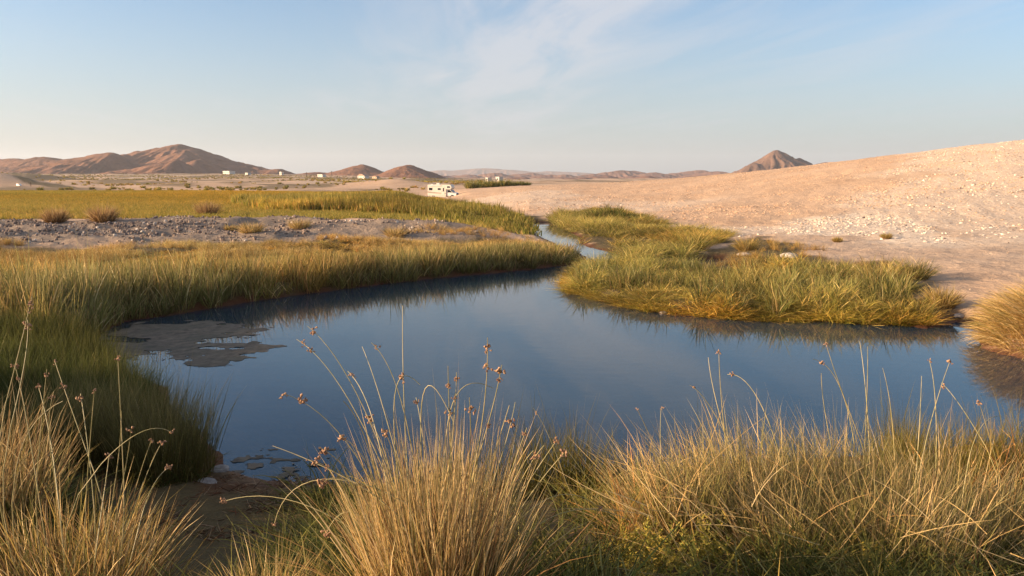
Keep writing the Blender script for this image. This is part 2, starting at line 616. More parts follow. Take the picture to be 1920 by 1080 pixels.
scrubc = mixc(nt, nf, (.13, .095, .05), (.21, .15, .08))
washc = (.46, .34, .24)
c = mixc(nt, math_n(nt, 'MULTIPLY', sC.outputs[2], .8), sand, washc)
c = mixc(nt, sC.outputs[1], c, scrubc)
flatc = mixc(nt, smooth(nt, nm, .3, .7), (.42, .295, .205), (.52, .375, .265))
flatc = mixc(nt, smooth(nt, nf, .55, .7, 0, .6), flatc, (.19, .14, .11))
c = mixc(nt, sC.outputs[0], c, flatc)
saltc = mixc(nt, smooth(nt, nf, .35, .65), (.52, .385, .275), (.72, .60, .47))
saltm = math_n(nt, 'MULTIPLY', sA.outputs[0], smooth(nt, noise_n(nt, pos, 2.2, 5, .7), .22, .5), clamp=True)
c = mixc(nt, saltm, c, saltc)
gravc = mixc(nt, nf, (.15, .115, .088), (.34, .255, .19))
c = mixc(nt, sA.outputs[1], c, gravc)
grac = mixc(nt, nf, (.055, .042, .02), (.15, .105, .045))
c = mixc(nt, sA.outputs[2], c, grac)
pathc = mixc(nt, nf, (.34, .285, .235), (.52, .45, .38))
c = mixc(nt, sB.outputs[2], c, pathc)
mudc = mixc(nt, nf, (.05, .018, .008), (.15, .055, .022))
c = mixc(nt, math_n(nt, 'MULTIPLY', sB.outputs[0], .9), c, mudc)
c = mixc(nt, sB.outputs[1], c, (.022, .05, .075))
bs = nd(nt, 'ShaderNodeBsdfPrincipled')
bs.inputs['Roughness'].default_value = .95
bs.inputs['Specular IOR Level'].default_value = .15
nt.links.new(c, bs.inputs['Base Color'])
bmp = nd(nt, 'ShaderNodeBump')
bmp.inputs['Strength'].default_value = .85
bmp.inputs['Distance'].default_value = .14
ng = noise_n(nt, pos, 38.0, 4, .7)
c = mixc(nt, smooth(nt, ng, .45, .75, 0, .55), c, mixc(nt, 1.0, c, (.45, .42, .40), 'MULTIPLY'))
nt.links.new(c, bs.inputs['Base Color'])
hgt = math_n(nt, 'ADD', math_n(nt, 'MULTIPLY', ng, .10), math_n(nt, 'ADD', math_n(nt, 'MULTIPLY', nf, .5), noise_n(nt, pos, 2.6, 5, .6)))
nt.links.new(hgt, bmp.inputs['Height'])
nt.links.new(bmp.outputs[0], bs.inputs['Normal'])
out = nd(nt, 'ShaderNodeOutputMaterial')
nt.links.new(bs.outputs[0], out.inputs[0])

GV = np.c_[gx, gy, GZ]
za = np.c_[w_salt, w_grav, w_gras]
zb = np.c_[w_mud, w_bot, w_path]
zc_ = np.c_[w_flat, w_scrub, w_wash]
for k, (nm_, lab, cat) in enumerate(ZN):
    q = quads[zone == k]
    if not len(q):
        continue
    u_, inv = np.unique(q, return_inverse=True)
    me = np_mesh(nm_, GV[u_], [inv.reshape(q.shape)], True, None, {'zone_a': za[u_], 'zone_b': zb[u_], 'zone_c': zc_[u_]})
    o = link(nm_, me, gm)
    tag(o, lab, cat, kind='structure')


# ------------------------------------------------------------------ water
wm, nt = new_mat('pond_water')
geo = nd(nt, 'ShaderNodeNewGeometry')
mp = nd(nt, 'ShaderNodeMapping')
mp.inputs['Scale'].default_value = (1.0, 1.6, 1.0)
nt.links.new(geo.outputs['Position'], mp.inputs[0])
n1_ = noise_n(nt, mp.outputs[0], 3.0, 3, .5)
n2_ = noise_n(nt, mp.outputs[0], .35, 2, .5)
bmp = nd(nt, 'ShaderNodeBump')
bmp.inputs['Strength'].default_value = .011
bmp.inputs['Distance'].default_value = .1
nt.links.new(math_n(nt, 'ADD', n1_, math_n(nt, 'MULTIPLY', n2_, 2.0)), bmp.inputs['Height'])
fr = nd(nt, 'ShaderNodeFresnel')
fr.inputs[0].default_value = 1.333
nt.links.new(bmp.outputs[0], fr.inputs['Normal'])
gl = nd(nt, 'ShaderNodeBsdfGlossy')
gl.inputs['Roughness'].default_value = .012
gl.inputs['Color'].default_value = (1, 1, 1, 1)
nt.links.new(bmp.outputs[0], gl.inputs['Normal'])
tr = nd(nt, 'ShaderNodeBsdfTransparent')
tr.inputs[0].default_value = (.62, .74, .72, 1)
ms = nd(nt, 'ShaderNodeMixShader')
nt.links.new(fr.outputs[0], ms.inputs[0])
# fine silt held in the water scatters some light back
silt = nd(nt, 'ShaderNodeBsdfDiffuse')
silt.inputs['Color'].default_value = (.026, .062, .100, 1)
ms0 = nd(nt, 'ShaderNodeMixShader')
ms0.inputs[0].default_value = .5
nt.links.new(tr.outputs[0], ms0.inputs[1])
nt.links.new(silt.outputs[0], ms0.inputs[2])
nt.links.new(ms0.outputs[0], ms.inputs[1])
nt.links.new(gl.outputs[0], ms.inputs[2])
out = nd(nt, 'ShaderNodeOutputMaterial')
nt.links.new(ms.outputs[0], out.inputs[0])
bb0, bb1 = POND.min(0) - .6, POND.max(0) + .6
me = np_mesh('water', [(bb0[0], bb0[1], 0), (bb1[0], bb0[1], 0), (bb1[0], bb1[1], 0), (bb0[0], bb1[1], 0)], [np.array([[0, 1, 2, 3]])])
tag(link('water', me, wm), 'still blue pond reflecting the sky with a creek leading away', 'pond', kind='structure')

# ------------------------------------------------------------------ hills
def rock_mat(name, c1, c2, c3, scale):
    m, nt = new_mat(name)
    geo = nd(nt, 'ShaderNodeNewGeometry')
    a = noise_n(nt, geo.outputs['Position'], scale, 6, .6)
    b = noise_n(nt, geo.outputs['Position'], scale * 6, 5, .65)
    c = mixc(nt, smooth(nt, a, .35, .65), c1, c2)
    c = mixc(nt, smooth(nt, b, .5, .75, 0, .7), c, c3)
    bs = nd(nt, 'ShaderNodeBsdfPrincipled')
    bs.inputs['Roughness'].default_value = .95
    bs.inputs['Specular IOR Level'].default_value = .1
    nt.links.new(c, bs.inputs['Base Color'])
    bmp = nd(nt, 'ShaderNodeBump')
    bmp.inputs['Strength'].default_value = .6
    bmp.inputs['Distance'].default_value = 3.5
    nt.links.new(b, bmp.inputs['Height'])
    nt.links.new(bmp.outputs[0], bs.inputs['Normal'])
    o = nd(nt, 'ShaderNodeOutputMaterial')
    nt.links.new(bs.outputs[0], o.inputs[0])
    return m


HILL = rock_mat('red_hill', (.235, .12, .074), (.175, .09, .058), (.11, .062, .046), .02)
HILL2 = rock_mat('brown_peak', (.175, .105, .075), (.135, .082, .06), (.085, .058, .046), .016)
FARH = rock_mat('far_hill', (.25, .14, .10), (.19, .11, .085), (.13, .08, .065), .006)


def hill(name, label, bumps, mat, res=(220, 120), gully=.10, seed=0, base=-3.0, cat='hill'):
    """bumps: (px, py of the top, distance, slope left, slope right, slope depth, rounding in m, stretch)"""
    B = []
    for px, py, dist, s1, s2, sd, rnd in bumps:
        p = at_depth(px, py, dist)
        B.append((p[0], p[1], p[2], s1, s2, sd, rnd))
    x0 = min(b[0] - (b[2] + 8) / b[3] - b[6] for b in B)
    x1 = max(b[0] + (b[2] + 8) / b[4] + b[6] for b in B)
    y0 = min(b[1] - (b[2] + 8) / b[5] * 1.43 - b[6] for b in B)
    y1 = max(b[1] + (b[2] + 8) / b[5] * 1.43 + b[6] for b in B)
    X, Y = np.meshgrid(np.linspace(x0, x1, res[0]), np.linspace(y0, y1, res[1]))
    Z = np.full(X.shape, -1e3)
    top = max(b[2] for b in B)
    L = top * 2.2
    wx = fbm(X / L, Y / L, 3, seed) * L * .12
    wy = fbm(X / L, Y / L, 3, seed + 5) * L * .12
    for bx, by, bz, s1, s2, sd, rnd in B:
        sd = sd * .7
        dx, dy = X - bx + wx, Y - by + wy
        s = np.where(dx < 0, s1, s2)
        ex = dx * s
        ey = dy * sd
        q = np.sqrt(ex * ex + ey * ey + (rnd * .3) ** 2) - rnd * .3
        ang = np.arctan2(ey, ex)
        rad = np.hypot(ex, ey)
        gl_ = np.abs(vnoise(ang * 5 + seed, rad / (bz + 1) * 1.3 + wx / L * 6, seed + 9)) * q * gully * 2.2 + np.abs(vnoise(ang * 13, rad / (bz + 1) * 2, seed + 11)) * q * gully
        z = bz - q - gl_
        Z = np.maximum(Z, z)
    Z = Z + fbm(X / (L * .12), Y / (L * .12), 4, seed + 2) * top * .02
    n0, n1 = X.shape
    i, j = np.meshgrid(np.arange(n0 - 1), np.arange(n1 - 1), indexing='ij')
    a = i * n1 + j
    q = np.stack([a, a + 1, a + n1 + 1, a + n1], -1).reshape(-1, 4)
    zf = Z.ravel()
    q = q[zf[q].max(1) > base]
    zf = np.maximum(zf, base - 4)
    V = np.c_[X.ravel(), Y.ravel(), zf]
    u_, inv = np.unique(q, return_inverse=True)
    o = link(name, np_mesh(name, V[u_], [inv.reshape(q.shape)], True), mat)
    return tag(o, label, cat, kind='structure')


hill('mountain', 'long reddish brown mountain with shadowed right flanks on the left horizon',
     [(343, 271, 1700, .27, .30, .42, 10), (362, 284, 1600, .3, .62, .3, 5), (380, 299, 1500, .3, .6, .3, 5), (300, 281, 1680, .24, .34, .45, 10), (265, 283, 1720, .3, .5, .4, 8), (206, 286, 1480, .23, .62, .36, 8), (245, 290, 1600, .3, .4, .4, 10),
      (318, 299, 1320, .2, .75, .4, 4), (395, 292, 1660, .3, .30, .45, 10), (150, 294, 1700, .2, .3, .4, 14), (90, 295, 1720, .15, .24, .4, 16),
      (40, 297, 1750, .15, .24, .4, 16), (-60, 302, 1750, .12, .3, .4, 20), (420, 303, 1600, .4, .26, .4, 8), (500, 317, 1560, .08, .40, .4, 5), (465, 315, 1580, .2, .2, .4, 8)],
     HILL, (520, 200), .12, 3)
hill('hill', 'rounded reddish cone hill behind the small white house',
     [(682, 308.5, 1350, .30, .42, .42, 16), (640, 322, 1320, .22, .3, .4, 8), (600, 323, 1330, .12, .2, .3, 5)], HILL, (160, 90), .02, 13)
hill('hill', 'smooth reddish cone hill just left above the motorhome',
     [(763, 309, 1150, .40, .42, .42, 15)], HILL, (140, 90), .02, 17)
hill('mountain', 'pointed brown peak rising behind the sandy hill on the right',
     [(1466, 282, 2200, .50, .47, .5, 8), (1505, 296, 2200, .5, .40, .5, 8), (1420, 305, 2150, .42, .6, .5, 10), (1548, 304, 2300, .3, .3, .4, 8)], HILL2, (220, 110), .14, 23)
hb = []
for k, (px, py) in enumerate([(880, 327), (925, 324), (975, 326), (1000, 324), (1060, 327), (1110, 326), (1165, 319), (1185, 320), (1230, 323), (1270, 324), (1310, 319), (1345, 321),
                              (1400, 324), (850, 329), (1140, 323), (1030, 327)]):
    hb.append((px, py, 2900 + (k * 137) % 500, .16, .2, .3, 14))
for k in range(16):
    hb.append((830 + k * 36 + (k * 53) % 17, 329 + (k * 7) % 5, 2350 + (k * 97) % 300, .14, .2, .3, 8))
for k in range(26):
    hb.append((800 + k * 24 + (k * 37) % 19, 331 + (k * 5) % 7 - (3 if 10 < k < 22 else 0), 1500 + (k * 131) % 700, .16, .24, .3, 4))
hill('badlands', 'low rumpled pinkish brown hills along the middle horizon', hb, FARH, (420, 140), .2, 29)
hill('mountain_range', 'faint pale blue mountain range on the horizon above the motorhome',
     [(830, 319, 8200, .16, .1, .3, 40), (905, 315.5, 8300, .14, .12, .3, 60), (870, 318, 8250, .2, .15, .3, 40), (945, 318, 8200, .2, .1, .3, 40), (1030, 321, 8400, .1, .08, .3, 40),
      (1075, 323, 8300, .1, .1, .3, 40)], FARH, (260, 60), .2, 37)

# haze ---------------------------------------------------------------------
hm, nt = new_mat('air_haze')
pv = nd(nt, 'ShaderNodeVolumePrincipled')
pv.inputs['Color'].default_value = (.82, .88, .97, 1)
pv.inputs['Density'].default_value = .000075
pv.inputs['Anisotropy'].default_value = .2
out = nd(nt, 'ShaderNodeOutputMaterial')
nt.links.new(pv.outputs[0], out.inputs['Volume'])
bm = bmesh.new()
bmesh.ops.create_cube(bm, size=1)
me = bpy.data.meshes.new('haze')
bm.to_mesh(me)
bm.free()
hz_o = link('haze', me, hm)
hz_o.scale = (19800, 19800, 300)
hz_o.location = (0, 0, 130)
tag(hz_o, 'thin pale desert haze that fades the far ranges', 'haze', kind='stuff')

# ------------------------------------------------------------------ vegetation
def blade_mat(name, inst, transl=.34, spec=.08):
    m, nt = new_mat(name)
    a = nd(nt, 'ShaderNodeAttribute', attribute_name='col')
    c = a.outputs['Color']
    if inst:
        b = nd(nt, 'ShaderNodeAttribute', attribute_name='tint', attribute_type='INSTANCER')
        c = mixc(nt, 1.0, c, b.outputs['Color'], 'MULTIPLY')
    df = nd(nt, 'ShaderNodeBsdfPrincipled')
    df.inputs['Roughness'].default_value = .6
    df.inputs['Specular IOR Level'].default_value = spec
    tl = nd(nt, 'ShaderNodeBsdfTranslucent')
    nt.links.new(c, df.inputs['Base Color'])
    nt.links.new(c, tl.inputs[0])
    ms = nd(nt, 'ShaderNodeMixShader')
    ms.inputs[0].default_value = transl
    nt.links.new(df.outputs[0], ms.inputs[1])
    nt.links.new(tl.outputs[0], ms.inputs[2])
    o = nd(nt, 'ShaderNodeOutputMaterial')
    nt.links.new(ms.outputs[0], o.inputs[0])
    return m


BLADE = blade_mat('grass_blade', False)
BLADE_I = blade_mat('grass_blade_scattered', True)

STRAW = np.array([[.58, .395, .165], [.48, .31, .115], [.66, .485, .24], [.36, .215, .085], [.23, .13, .055]])
GOLD = np.array([[.36, .25, .07], [.42, .28, .08], [.30, .22, .06]])
GREEN = np.array([[.115, .125, .02], [.085, .10, .017], [.15, .15, .028], [.18, .165, .035]])
DARKG = np.array([[.05, .065, .014], [.065, .08, .016], [.085, .095, .02]])
OLIVE = np.array([[.20, .18, .05], [.25, .21, .06], [.17, .16, .045]])
RUST = np.array([[.24, .13, .055], [.30, .17, .075], [.18, .10, .05]])


def pick(pal, n, r, var=.2):
    if isinstance(pal, list):                     # [(palette, weight) ...]
        ws = np.array([w for _, w in pal], float)
        k = r.choice(len(pal), n, p=ws / ws.sum())
        c = np.zeros((n, 3))
        for i, (p, _) in enumerate(pal):
            m = k == i
            c[m] = p[r.integers(0, len(p), m.sum())]
    else:
        c = pal[r.integers(0, len(pal), n)]
    return c * (1 + r.normal(0, var, (n, 1))).clip(.5, 1.6)


def blades(base, az, lean, length, width, curl, col, L=4, r=rng, tip=None, root=None, pw=1.4):
    """ribbon blades, vectorised; returns verts, quads, tris, colours"""
    N = len(base)
    s = np.linspace(0, 1, L + 1)
    ang = lean[:, None] + curl[:, None] * s[None] ** pw
    ang = ang[:, :-1] * .5 + ang[:, 1:] * .5
    azv = az[:, None] + (r.normal(0, .25, N)[:, None] * s[None, :-1])
    st = length[:, None] / L
    dx = np.sin(ang) * np.cos(azv) * st
    dy = np.sin(ang) * np.sin(azv) * st
    dz = np.cos(ang) * st
    P = np.zeros((N, L + 1, 3))
    P[:, 1:, 0] = np.cumsum(dx, 1)
    P[:, 1:, 1] = np.cumsum(dy, 1)
    P[:, 1:, 2] = np.cumsum(dz, 1)
    P += base[:, None]
    T = np.gradient(P, axis=1)
    T /= np.linalg.norm(T, axis=2, keepdims=True) + 1e-9
    psi = r.uniform(0, math.pi, N)[:, None, None]
    h = np.stack([-np.sin(az), np.cos(az), np.zeros(N)], 1)[:, None] * np.ones((1, L + 1, 1))
    b = np.cross(T, h)
    side = np.cos(psi) * h + np.sin(psi) * b
    w = width[:, None] * (1 - .75 * s[None] ** 2)
    V = np.zeros((N, 2 * L + 1, 3))
    V[:, 0:2 * L:2] = P[:, :L] + side[:, :L] * w[:, :L, None] * .5
    V[:, 1:2 * L:2] = P[:, :L] - side[:, :L] * w[:, :L, None] * .5
    V[:, 2 * L] = P[:, L]
    off = (np.arange(N) * (2 * L + 1))[:, None]
    q = []
    for k in range(L - 1):
        q.append(off + np.array([[2 * k, 2 * k + 1, 2 * k + 3, 2 * k + 2]]))
    q = np.concatenate(q)
    t = off + np.array([[2 * L - 2, 2 * L - 1, 2 * L]])
    C = np.repeat(col[:, None], 2 * L + 1, 1)
    sv = np.concatenate([np.repeat(s[:L], 2), [1.0]])[None, :, None]
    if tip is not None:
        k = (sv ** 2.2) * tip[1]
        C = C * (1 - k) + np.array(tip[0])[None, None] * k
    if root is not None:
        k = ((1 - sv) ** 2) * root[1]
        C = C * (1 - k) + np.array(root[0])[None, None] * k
    return V.reshape(-1, 3), q, t, C.reshape(-1, 3), P


def merge(parts):
    V, Q, T, C, o = [], [], [], [], 0
    for v, q, t, c, *_ in parts:
        V.append(v)
        Q.append(q + o)
        T.append(t + o)
        C.append(c)
        o += len(v)
    return np.concatenate(V), np.concatenate(Q), np.concatenate(T), np.concatenate(C)


def blade_mesh(name, parts):
    V, Q, T, C = merge(parts)
    return np_mesh(name, V, [Q, T], False, C)


def disc(n, r, rad, pwr=.5):
    a = r.uniform(0, 2 * math.pi, n)
    q = rad * r.uniform(0, 1, n) ** pwr
    return np.c_[np.cos(a) * q, np.sin(a) * q, np.zeros(n)], a


def tuft(n, rad, h, pal, w, lean=(.05, .35), curl=(.1, .9), seed=0, L=4, hv=.25, tip=None, root=None, outward=.75, dirn=None):
    r = np.random.default_rng(seed)
    b, a = disc(n, r, rad)
    edge = np.hypot(b[:, 0], b[:, 1]) / max(rad, 1e-6)
    az = np.where(r.uniform(0, 1, n) < outward, a + r.normal(0, .5, n), r.uniform(0, 6.28, n))
    if dirn is not None:
        az = np.where(r.uniform(0, 1, n) < dirn[1], dirn[0] + r.normal(0, .6, n), az)
    ln = r.uniform(*lean, n) * (.35 + .65 * edge)
    le = h * (1 + r.normal(0, hv, n)).clip(.35, 1.6)
    return blades(b, az, ln, le, w * r.uniform(.6, 1.3, n), r.uniform(*curl, n), pick(pal, n, r), L, r, tip, root)


def proto_collection(name, meshes, mat):
    c = bpy.data.collections.new(name)
    for i, me in enumerate(meshes):
        me.materials.clear()
        me.materials.append(mat)
        o = bpy.data.objects.new('%s_%02d' % (name, i), me)
        c.objects.link(o)
    return c


_trees = {}


def gn_tree(coll):
    if coll.name in _trees:
        return _trees[coll.name]
    t = bpy.data.node_groups.new('scatter_' + coll.name, 'GeometryNodeTree')
    t.interface.new_socket('Geometry', in_out='INPUT', socket_type='NodeSocketGeometry')
    t.interface.new_socket('Geometry', in_out='OUTPUT', socket_type='NodeSocketGeometry')
    gi = t.nodes.new('NodeGroupInput')
    go = t.nodes.new('NodeGroupOutput')
    ci = t.nodes.new('GeometryNodeCollectionInfo')
    ci.inputs['Collection'].default_value = coll
    ci.inputs['Separate Children'].default_value = True
    ci.inputs['Reset Children'].default_value = True
    ip = t.nodes.new('GeometryNodeInstanceOnPoints')
    ip.inputs['Pick Instance'].default_value = True

    def na(name, dt):
        n = t.nodes.new('GeometryNodeInputNamedAttribute')
        n.data_type = dt
        n.inputs['Name'].default_value = name
        return n.outputs[0]
    t.links.new(gi.outputs[0], ip.inputs['Points'])
    t.links.new(ci.outputs[0], ip.inputs['Instance'])
    t.links.new(na('idx', 'INT'), ip.inputs['Instance Index'])
    t.links.new(na('rot', 'FLOAT_VECTOR'), ip.inputs['Rotation'])
    t.links.new(na('scl', 'FLOAT_VECTOR'), ip.inputs['Scale'])
    t.links.new(ip.outputs[0], go.inputs[0])
    _trees[coll.name] = t
    return t


def scatter(name, coll, pts, scl, tint, label, cat, rot=None, idx=None, parent=None, seed=1):
    r = np.random.default_rng(seed)
    n = len(pts)
    me = bpy.data.meshes.new(name)
    me.vertices.add(n)
    me.vertices.foreach_set('co', np.asarray(pts, np.float32).ravel())
    if rot is None:
        rot = np.c_[r.normal(0, .06, n), r.normal(0, .06, n), r.uniform(0, 6.28, n)]
    if idx is None:
        idx = r.integers(0, len(coll.objects), n)
    scl = np.asarray(scl, float)
    if scl.ndim == 1:
        scl = np.repeat(scl[:, None], 3, 1)
    for k, dt, arr in (('rot', 'FLOAT_VECTOR', rot), ('scl', 'FLOAT_VECTOR', scl)):
        a = me.attributes.new(k, dt, 'POINT')
        a.data.foreach_set('vector', np.asarray(arr, np.float32).ravel())
    a = me.attributes.new('idx', 'INT', 'POINT')
    a.data.foreach_set('value', np.asarray(idx, np.int32))
    a = me.attributes.new('tint', 'FLOAT_COLOR', 'POINT')
    a.data.foreach_set('color', np.c_[tint, np.ones(n)].astype(np.float32).ravel())
    o = link(name, me, None, parent)
    md = o.modifiers.new('scatter', 'NODES')
    md.node_group = gn_tree(coll)
    return tag(o, label, cat, kind='stuff')


def fill(P, dens, seed=0, inset=0.0, avoid_water=.02, clump=0.0, csc=.5, extra=None, maxn=60000):
    r = np.random.default_rng(seed)
    lo, hi = P.min(0), P.max(0)
    n = int(min((hi - lo).prod() * dens, 400000))
    x, y = r.uniform(lo[0], hi[0], n), r.uniform(lo[1], hi[1], n)
    k = sdist(P, x, y) < -inset
    x, y = x[k], y[k]
    if clump:
        k = r.uniform(0, 1, len(x)) < sstep(fbm(x * csc, y * csc, 3, seed + 77), -clump, clump)
        x, y = x[k], y[k]
    if extra is not None:
        k = extra(x, y)
        x, y = x[k], y[k]
    d = pond_d(x, y)
    k = d > avoid_water
    x, y, d = x[k], y[k], d[k]
    if len(x) > maxn:
        k = r.permutation(len(x))[:maxn]
        x, y, d = x[k], y[k], d[k]
    return np.c_[x, y, height(x, y, d) - .01], d


def tints(n, pts, seed, var=.2, green=.25, sc=.35, mean=(1, 1, 1)):
    r = np.random.default_rng(seed)
    v = 1 + r.normal(0, var * .5, n) + fbm(pts[:, 0] * sc, pts[:, 1] * sc, 3, seed) * var
    gshift = np.clip(fbm(pts[:, 0] * sc * .6 + 50, pts[:, 1] * sc * .6, 3, seed + 3) * green + r.normal(0, green * .3, n), -.12, .6)
    t = np.c_[v * (1 + gshift), v * (1 + gshift * .35), v * (1 - gshift * .2)]
    return (t * np.array(mean)).clip(.2, 2.5)


TIPS = ((.46, .33, .15), .5)
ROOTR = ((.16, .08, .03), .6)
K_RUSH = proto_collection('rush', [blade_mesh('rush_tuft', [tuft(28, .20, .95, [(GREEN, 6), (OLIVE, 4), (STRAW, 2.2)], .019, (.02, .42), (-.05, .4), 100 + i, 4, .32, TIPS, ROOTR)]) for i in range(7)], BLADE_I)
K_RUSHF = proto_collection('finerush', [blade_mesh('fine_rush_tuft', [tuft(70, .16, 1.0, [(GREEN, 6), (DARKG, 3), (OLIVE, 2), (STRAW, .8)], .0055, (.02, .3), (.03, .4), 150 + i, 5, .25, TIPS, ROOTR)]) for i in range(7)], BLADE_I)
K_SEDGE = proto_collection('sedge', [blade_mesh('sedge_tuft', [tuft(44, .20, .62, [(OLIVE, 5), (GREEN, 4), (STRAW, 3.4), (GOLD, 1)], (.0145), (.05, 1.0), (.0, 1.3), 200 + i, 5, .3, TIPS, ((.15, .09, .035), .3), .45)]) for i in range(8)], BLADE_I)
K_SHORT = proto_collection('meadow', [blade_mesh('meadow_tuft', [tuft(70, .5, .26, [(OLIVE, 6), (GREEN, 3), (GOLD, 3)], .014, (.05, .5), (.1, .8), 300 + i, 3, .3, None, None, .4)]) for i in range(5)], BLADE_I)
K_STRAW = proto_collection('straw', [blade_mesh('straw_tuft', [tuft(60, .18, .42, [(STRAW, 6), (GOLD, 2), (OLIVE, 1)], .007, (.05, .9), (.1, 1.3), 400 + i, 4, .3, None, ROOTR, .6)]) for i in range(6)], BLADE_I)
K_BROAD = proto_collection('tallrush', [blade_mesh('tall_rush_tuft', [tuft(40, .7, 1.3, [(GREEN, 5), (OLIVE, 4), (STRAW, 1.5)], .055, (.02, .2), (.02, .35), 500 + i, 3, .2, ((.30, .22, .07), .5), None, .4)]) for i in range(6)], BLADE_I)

# left bank rushes
RUSHBAND = poly([(1104, 488), (1075, 474), (1000, 452), (900, 452), (700, 462), (500, 472), (300, 482), (100, 488), (-150, 500), (-300, 640), (60, 650), (140, 640),
                 (190, 606), (300, 590), (460, 566), (660, 538), (860, 515), (1060, 495)], .25)
pts, d = fill(RUSHBAND, 26, 1, .0, .03)
n = len(pts)
r = np.random.default_rng(2)
hgt_ = (.62 + .38 * sstep(d, 0, .8)) * (1.0 - .45 * sstep(d, 3.0, 6.0)) * (1 + fbm(pts[:, 0] * .5, pts[:, 1] * .5, 3, 9) * .22) * r.uniform(.75, 1.15, n)
hgt_ *= 1 - .30 * sstep(pts[:, 0] / pts[:, 1], -.2, .02)
dist_ = pts[:, 1]
capy = np.interp(pts[:, 0] / dist_, [-.7, -.45, -.2, 0, .06], [508, 500, 481, 461, 462])
capped = .10 + np.maximum(0, (CAMZ - pts[:, 2]) / dist_ - (capy - HORIZON) / F) * dist_ * r.uniform(.7, 1.12, n)
hgt_ = np.minimum(hgt_, capped) * r.uniform(.5, 1.1, n) * np.where(r.uniform(0, 1, n) < .06, 1.35, 1.0)
keep_ = r.uniform(0, 1, n) < .80 + .2 * fbm(pts[:, 0] * 1.1, pts[:, 1] * 1.1, 2, 19)
ti = tints(n, pts, 5, .36, .3, .6)
dry = sstep(d, 2.6, 4.5)[:, None]
ti = ti * (1 - dry) + ti * np.array([1.7, 1.45, 1.15]) * dry
sx_ = r.uniform(.7, 1.2, n)
scatter('rush_bed', K_RUSH, pts[keep_], np.c_[sx_, sx_, hgt_][keep_], ti[keep_],
        'tall green rushes lining the far left edge of the pond', 'rushes')

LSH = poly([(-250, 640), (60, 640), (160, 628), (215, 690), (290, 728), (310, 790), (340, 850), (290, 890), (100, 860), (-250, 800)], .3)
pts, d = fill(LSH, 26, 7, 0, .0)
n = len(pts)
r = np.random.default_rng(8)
scatter('shore_rushes', K_RUSHF, pts, np.c_[r.uniform(.7, 1.1, n), r.uniform(.7, 1.1, n), r.uniform(.3, .58, n)], tints(n, pts, 9, .25, .25, .5, (.46, .56, .42)),  # dim tint paints the shade of this shore into the rush colour
        'green rushes tinted dark for shade on the left shore below the algae mat', 'rushes')

# dry straw strip between rushes and gravel
STRIP = poly([(-300, 490), (-300, 462), (0, 464), (200, 461), (400, 456), (600, 452), (800, 446), (950, 444), (1010, 450), (1050, 462), (900, 462), (700, 468), (500, 478), (300, 486), (0, 496)], .45)
LIP = poly([(840, 430), (920, 434), (985, 441), (1004, 444), (1050, 460), (960, 454), (860, 446), (700, 452), (700, 447)], .35)
pts, d = fill(STRIP, 26, 11, 0, .05, .35, .4)
p2_, d2_ = fill(LIP, 7, 111, 0, .05, .3, .4)
pts, d = np.concatenate([pts, p2_]), np.concatenate([d, d2_])
n = len(pts)
scatter('dry_grass', K_STRAW, pts, r.uniform(.35, .75, n), tints(n, pts, 12, .25, .15, .4, (1.15, 1.12, 1.0)), 'strip of dry straw coloured grass in front of the gravel bank', 'grass')

# meadow
pts, d = fill(MEADOW, 1.6, 21, 0, .3, maxn=26000)
n = len(pts)
dist = pts[:, 1]
ti = tints(n, pts, 22, .12, .25, .03, (1.42, 1.25, 1.0))
gold = (sstep(dist, 85, 130) * (1 - sstep(pts[:, 0], -30, -8)))[:, None]
ti = ti * (1 - gold) + ti * np.array([.88, .86, .62]) * gold
scatter('meadow_grass', K_SHORT, pts, np.c_[r.uniform(.9, 1.6, n), r.uniform(.9, 1.6, n), r.uniform(.7, 1.2, n)], ti, 'short sunlit green and gold grass of the level meadow', 'grass')

# tall rushes between meadow and motorhome
TALL = poly([(440, 380), (480, 374), (560, 371), (700, 372), (790, 380), (860, 391), (920, 402), (985, 416), (998, 442), (960, 438), (880, 424), (800, 412), (640, 399), (500, 396)], .15)
pts, d = fill(TALL, 1.6, 31, 0, .25, maxn=16000)
n = len(pts)
ti = tints(n, pts, 32, .36, .24, .09, (1.2, 1.12, .85))
hh = (.75 + .25 * fbm(pts[:, 0] * .12, pts[:, 1] * .08, 3, 33)) * r.uniform(.7, 1.1, n) * (.55 + .45 * sstep(pts[:, 1], 45, 75))
scatter('rush_stand', K_BROAD, pts, np.c_[r.uniform(.7, 1.2, n), r.uniform(.7, 1.2, n), hh], ti, 'tall olive green rush stand between meadow and motorhome', 'rushes')

# peninsula and spit
pts, d = fill(PENIN, 14, 41, 0, .03, .9, .5)
n = len(pts)
ti = tints(n, pts, 42, .38, .26, .4, (1.12, 1.1, .8))
scatter('creek_grass', K_SEDGE, pts, np.c_[r.uniform(.9, 1.6, n), r.uniform(.9, 1.6, n), r.uniform(.32, .8, n) * (1 + .6 * fbm(pts[:, 0] * .35, pts[:, 1] * .25, 2, 40))], ti, 'olive and golden grass on the bank of the creek', 'grass')
ISL2 = poly([(1052, 545), (1060, 512), (1110, 498), (1180, 494), (1285, 504), (1300, 514), (1350, 514), (1420, 506), (1480, 506), (1560, 518), (1670, 517), (1715, 548), (1745, 588), (1722, 612), (1640, 609),
             (1340, 602), (1180, 580)], 0.2)
pts, d = fill(ISL2, 46, 43, 0, .0, .9, .8)
p2_, d2_ = fill(ISL2, 60, 143, 0, .02, 0, .8)
k_ = d2_ < .55
pts, d = np.concatenate([pts, p2_[k_]]), np.concatenate([d, d2_[k_]])
n = len(pts)
ti = tints(n, pts, 44, .42, .26, .7, (1.18, 1.18, .85))
edge = (1 - sstep(d, .05, .6))[:, None]
ti = ti * (1 - edge) + ti * np.array([1.35, 1.18, .8]) * edge
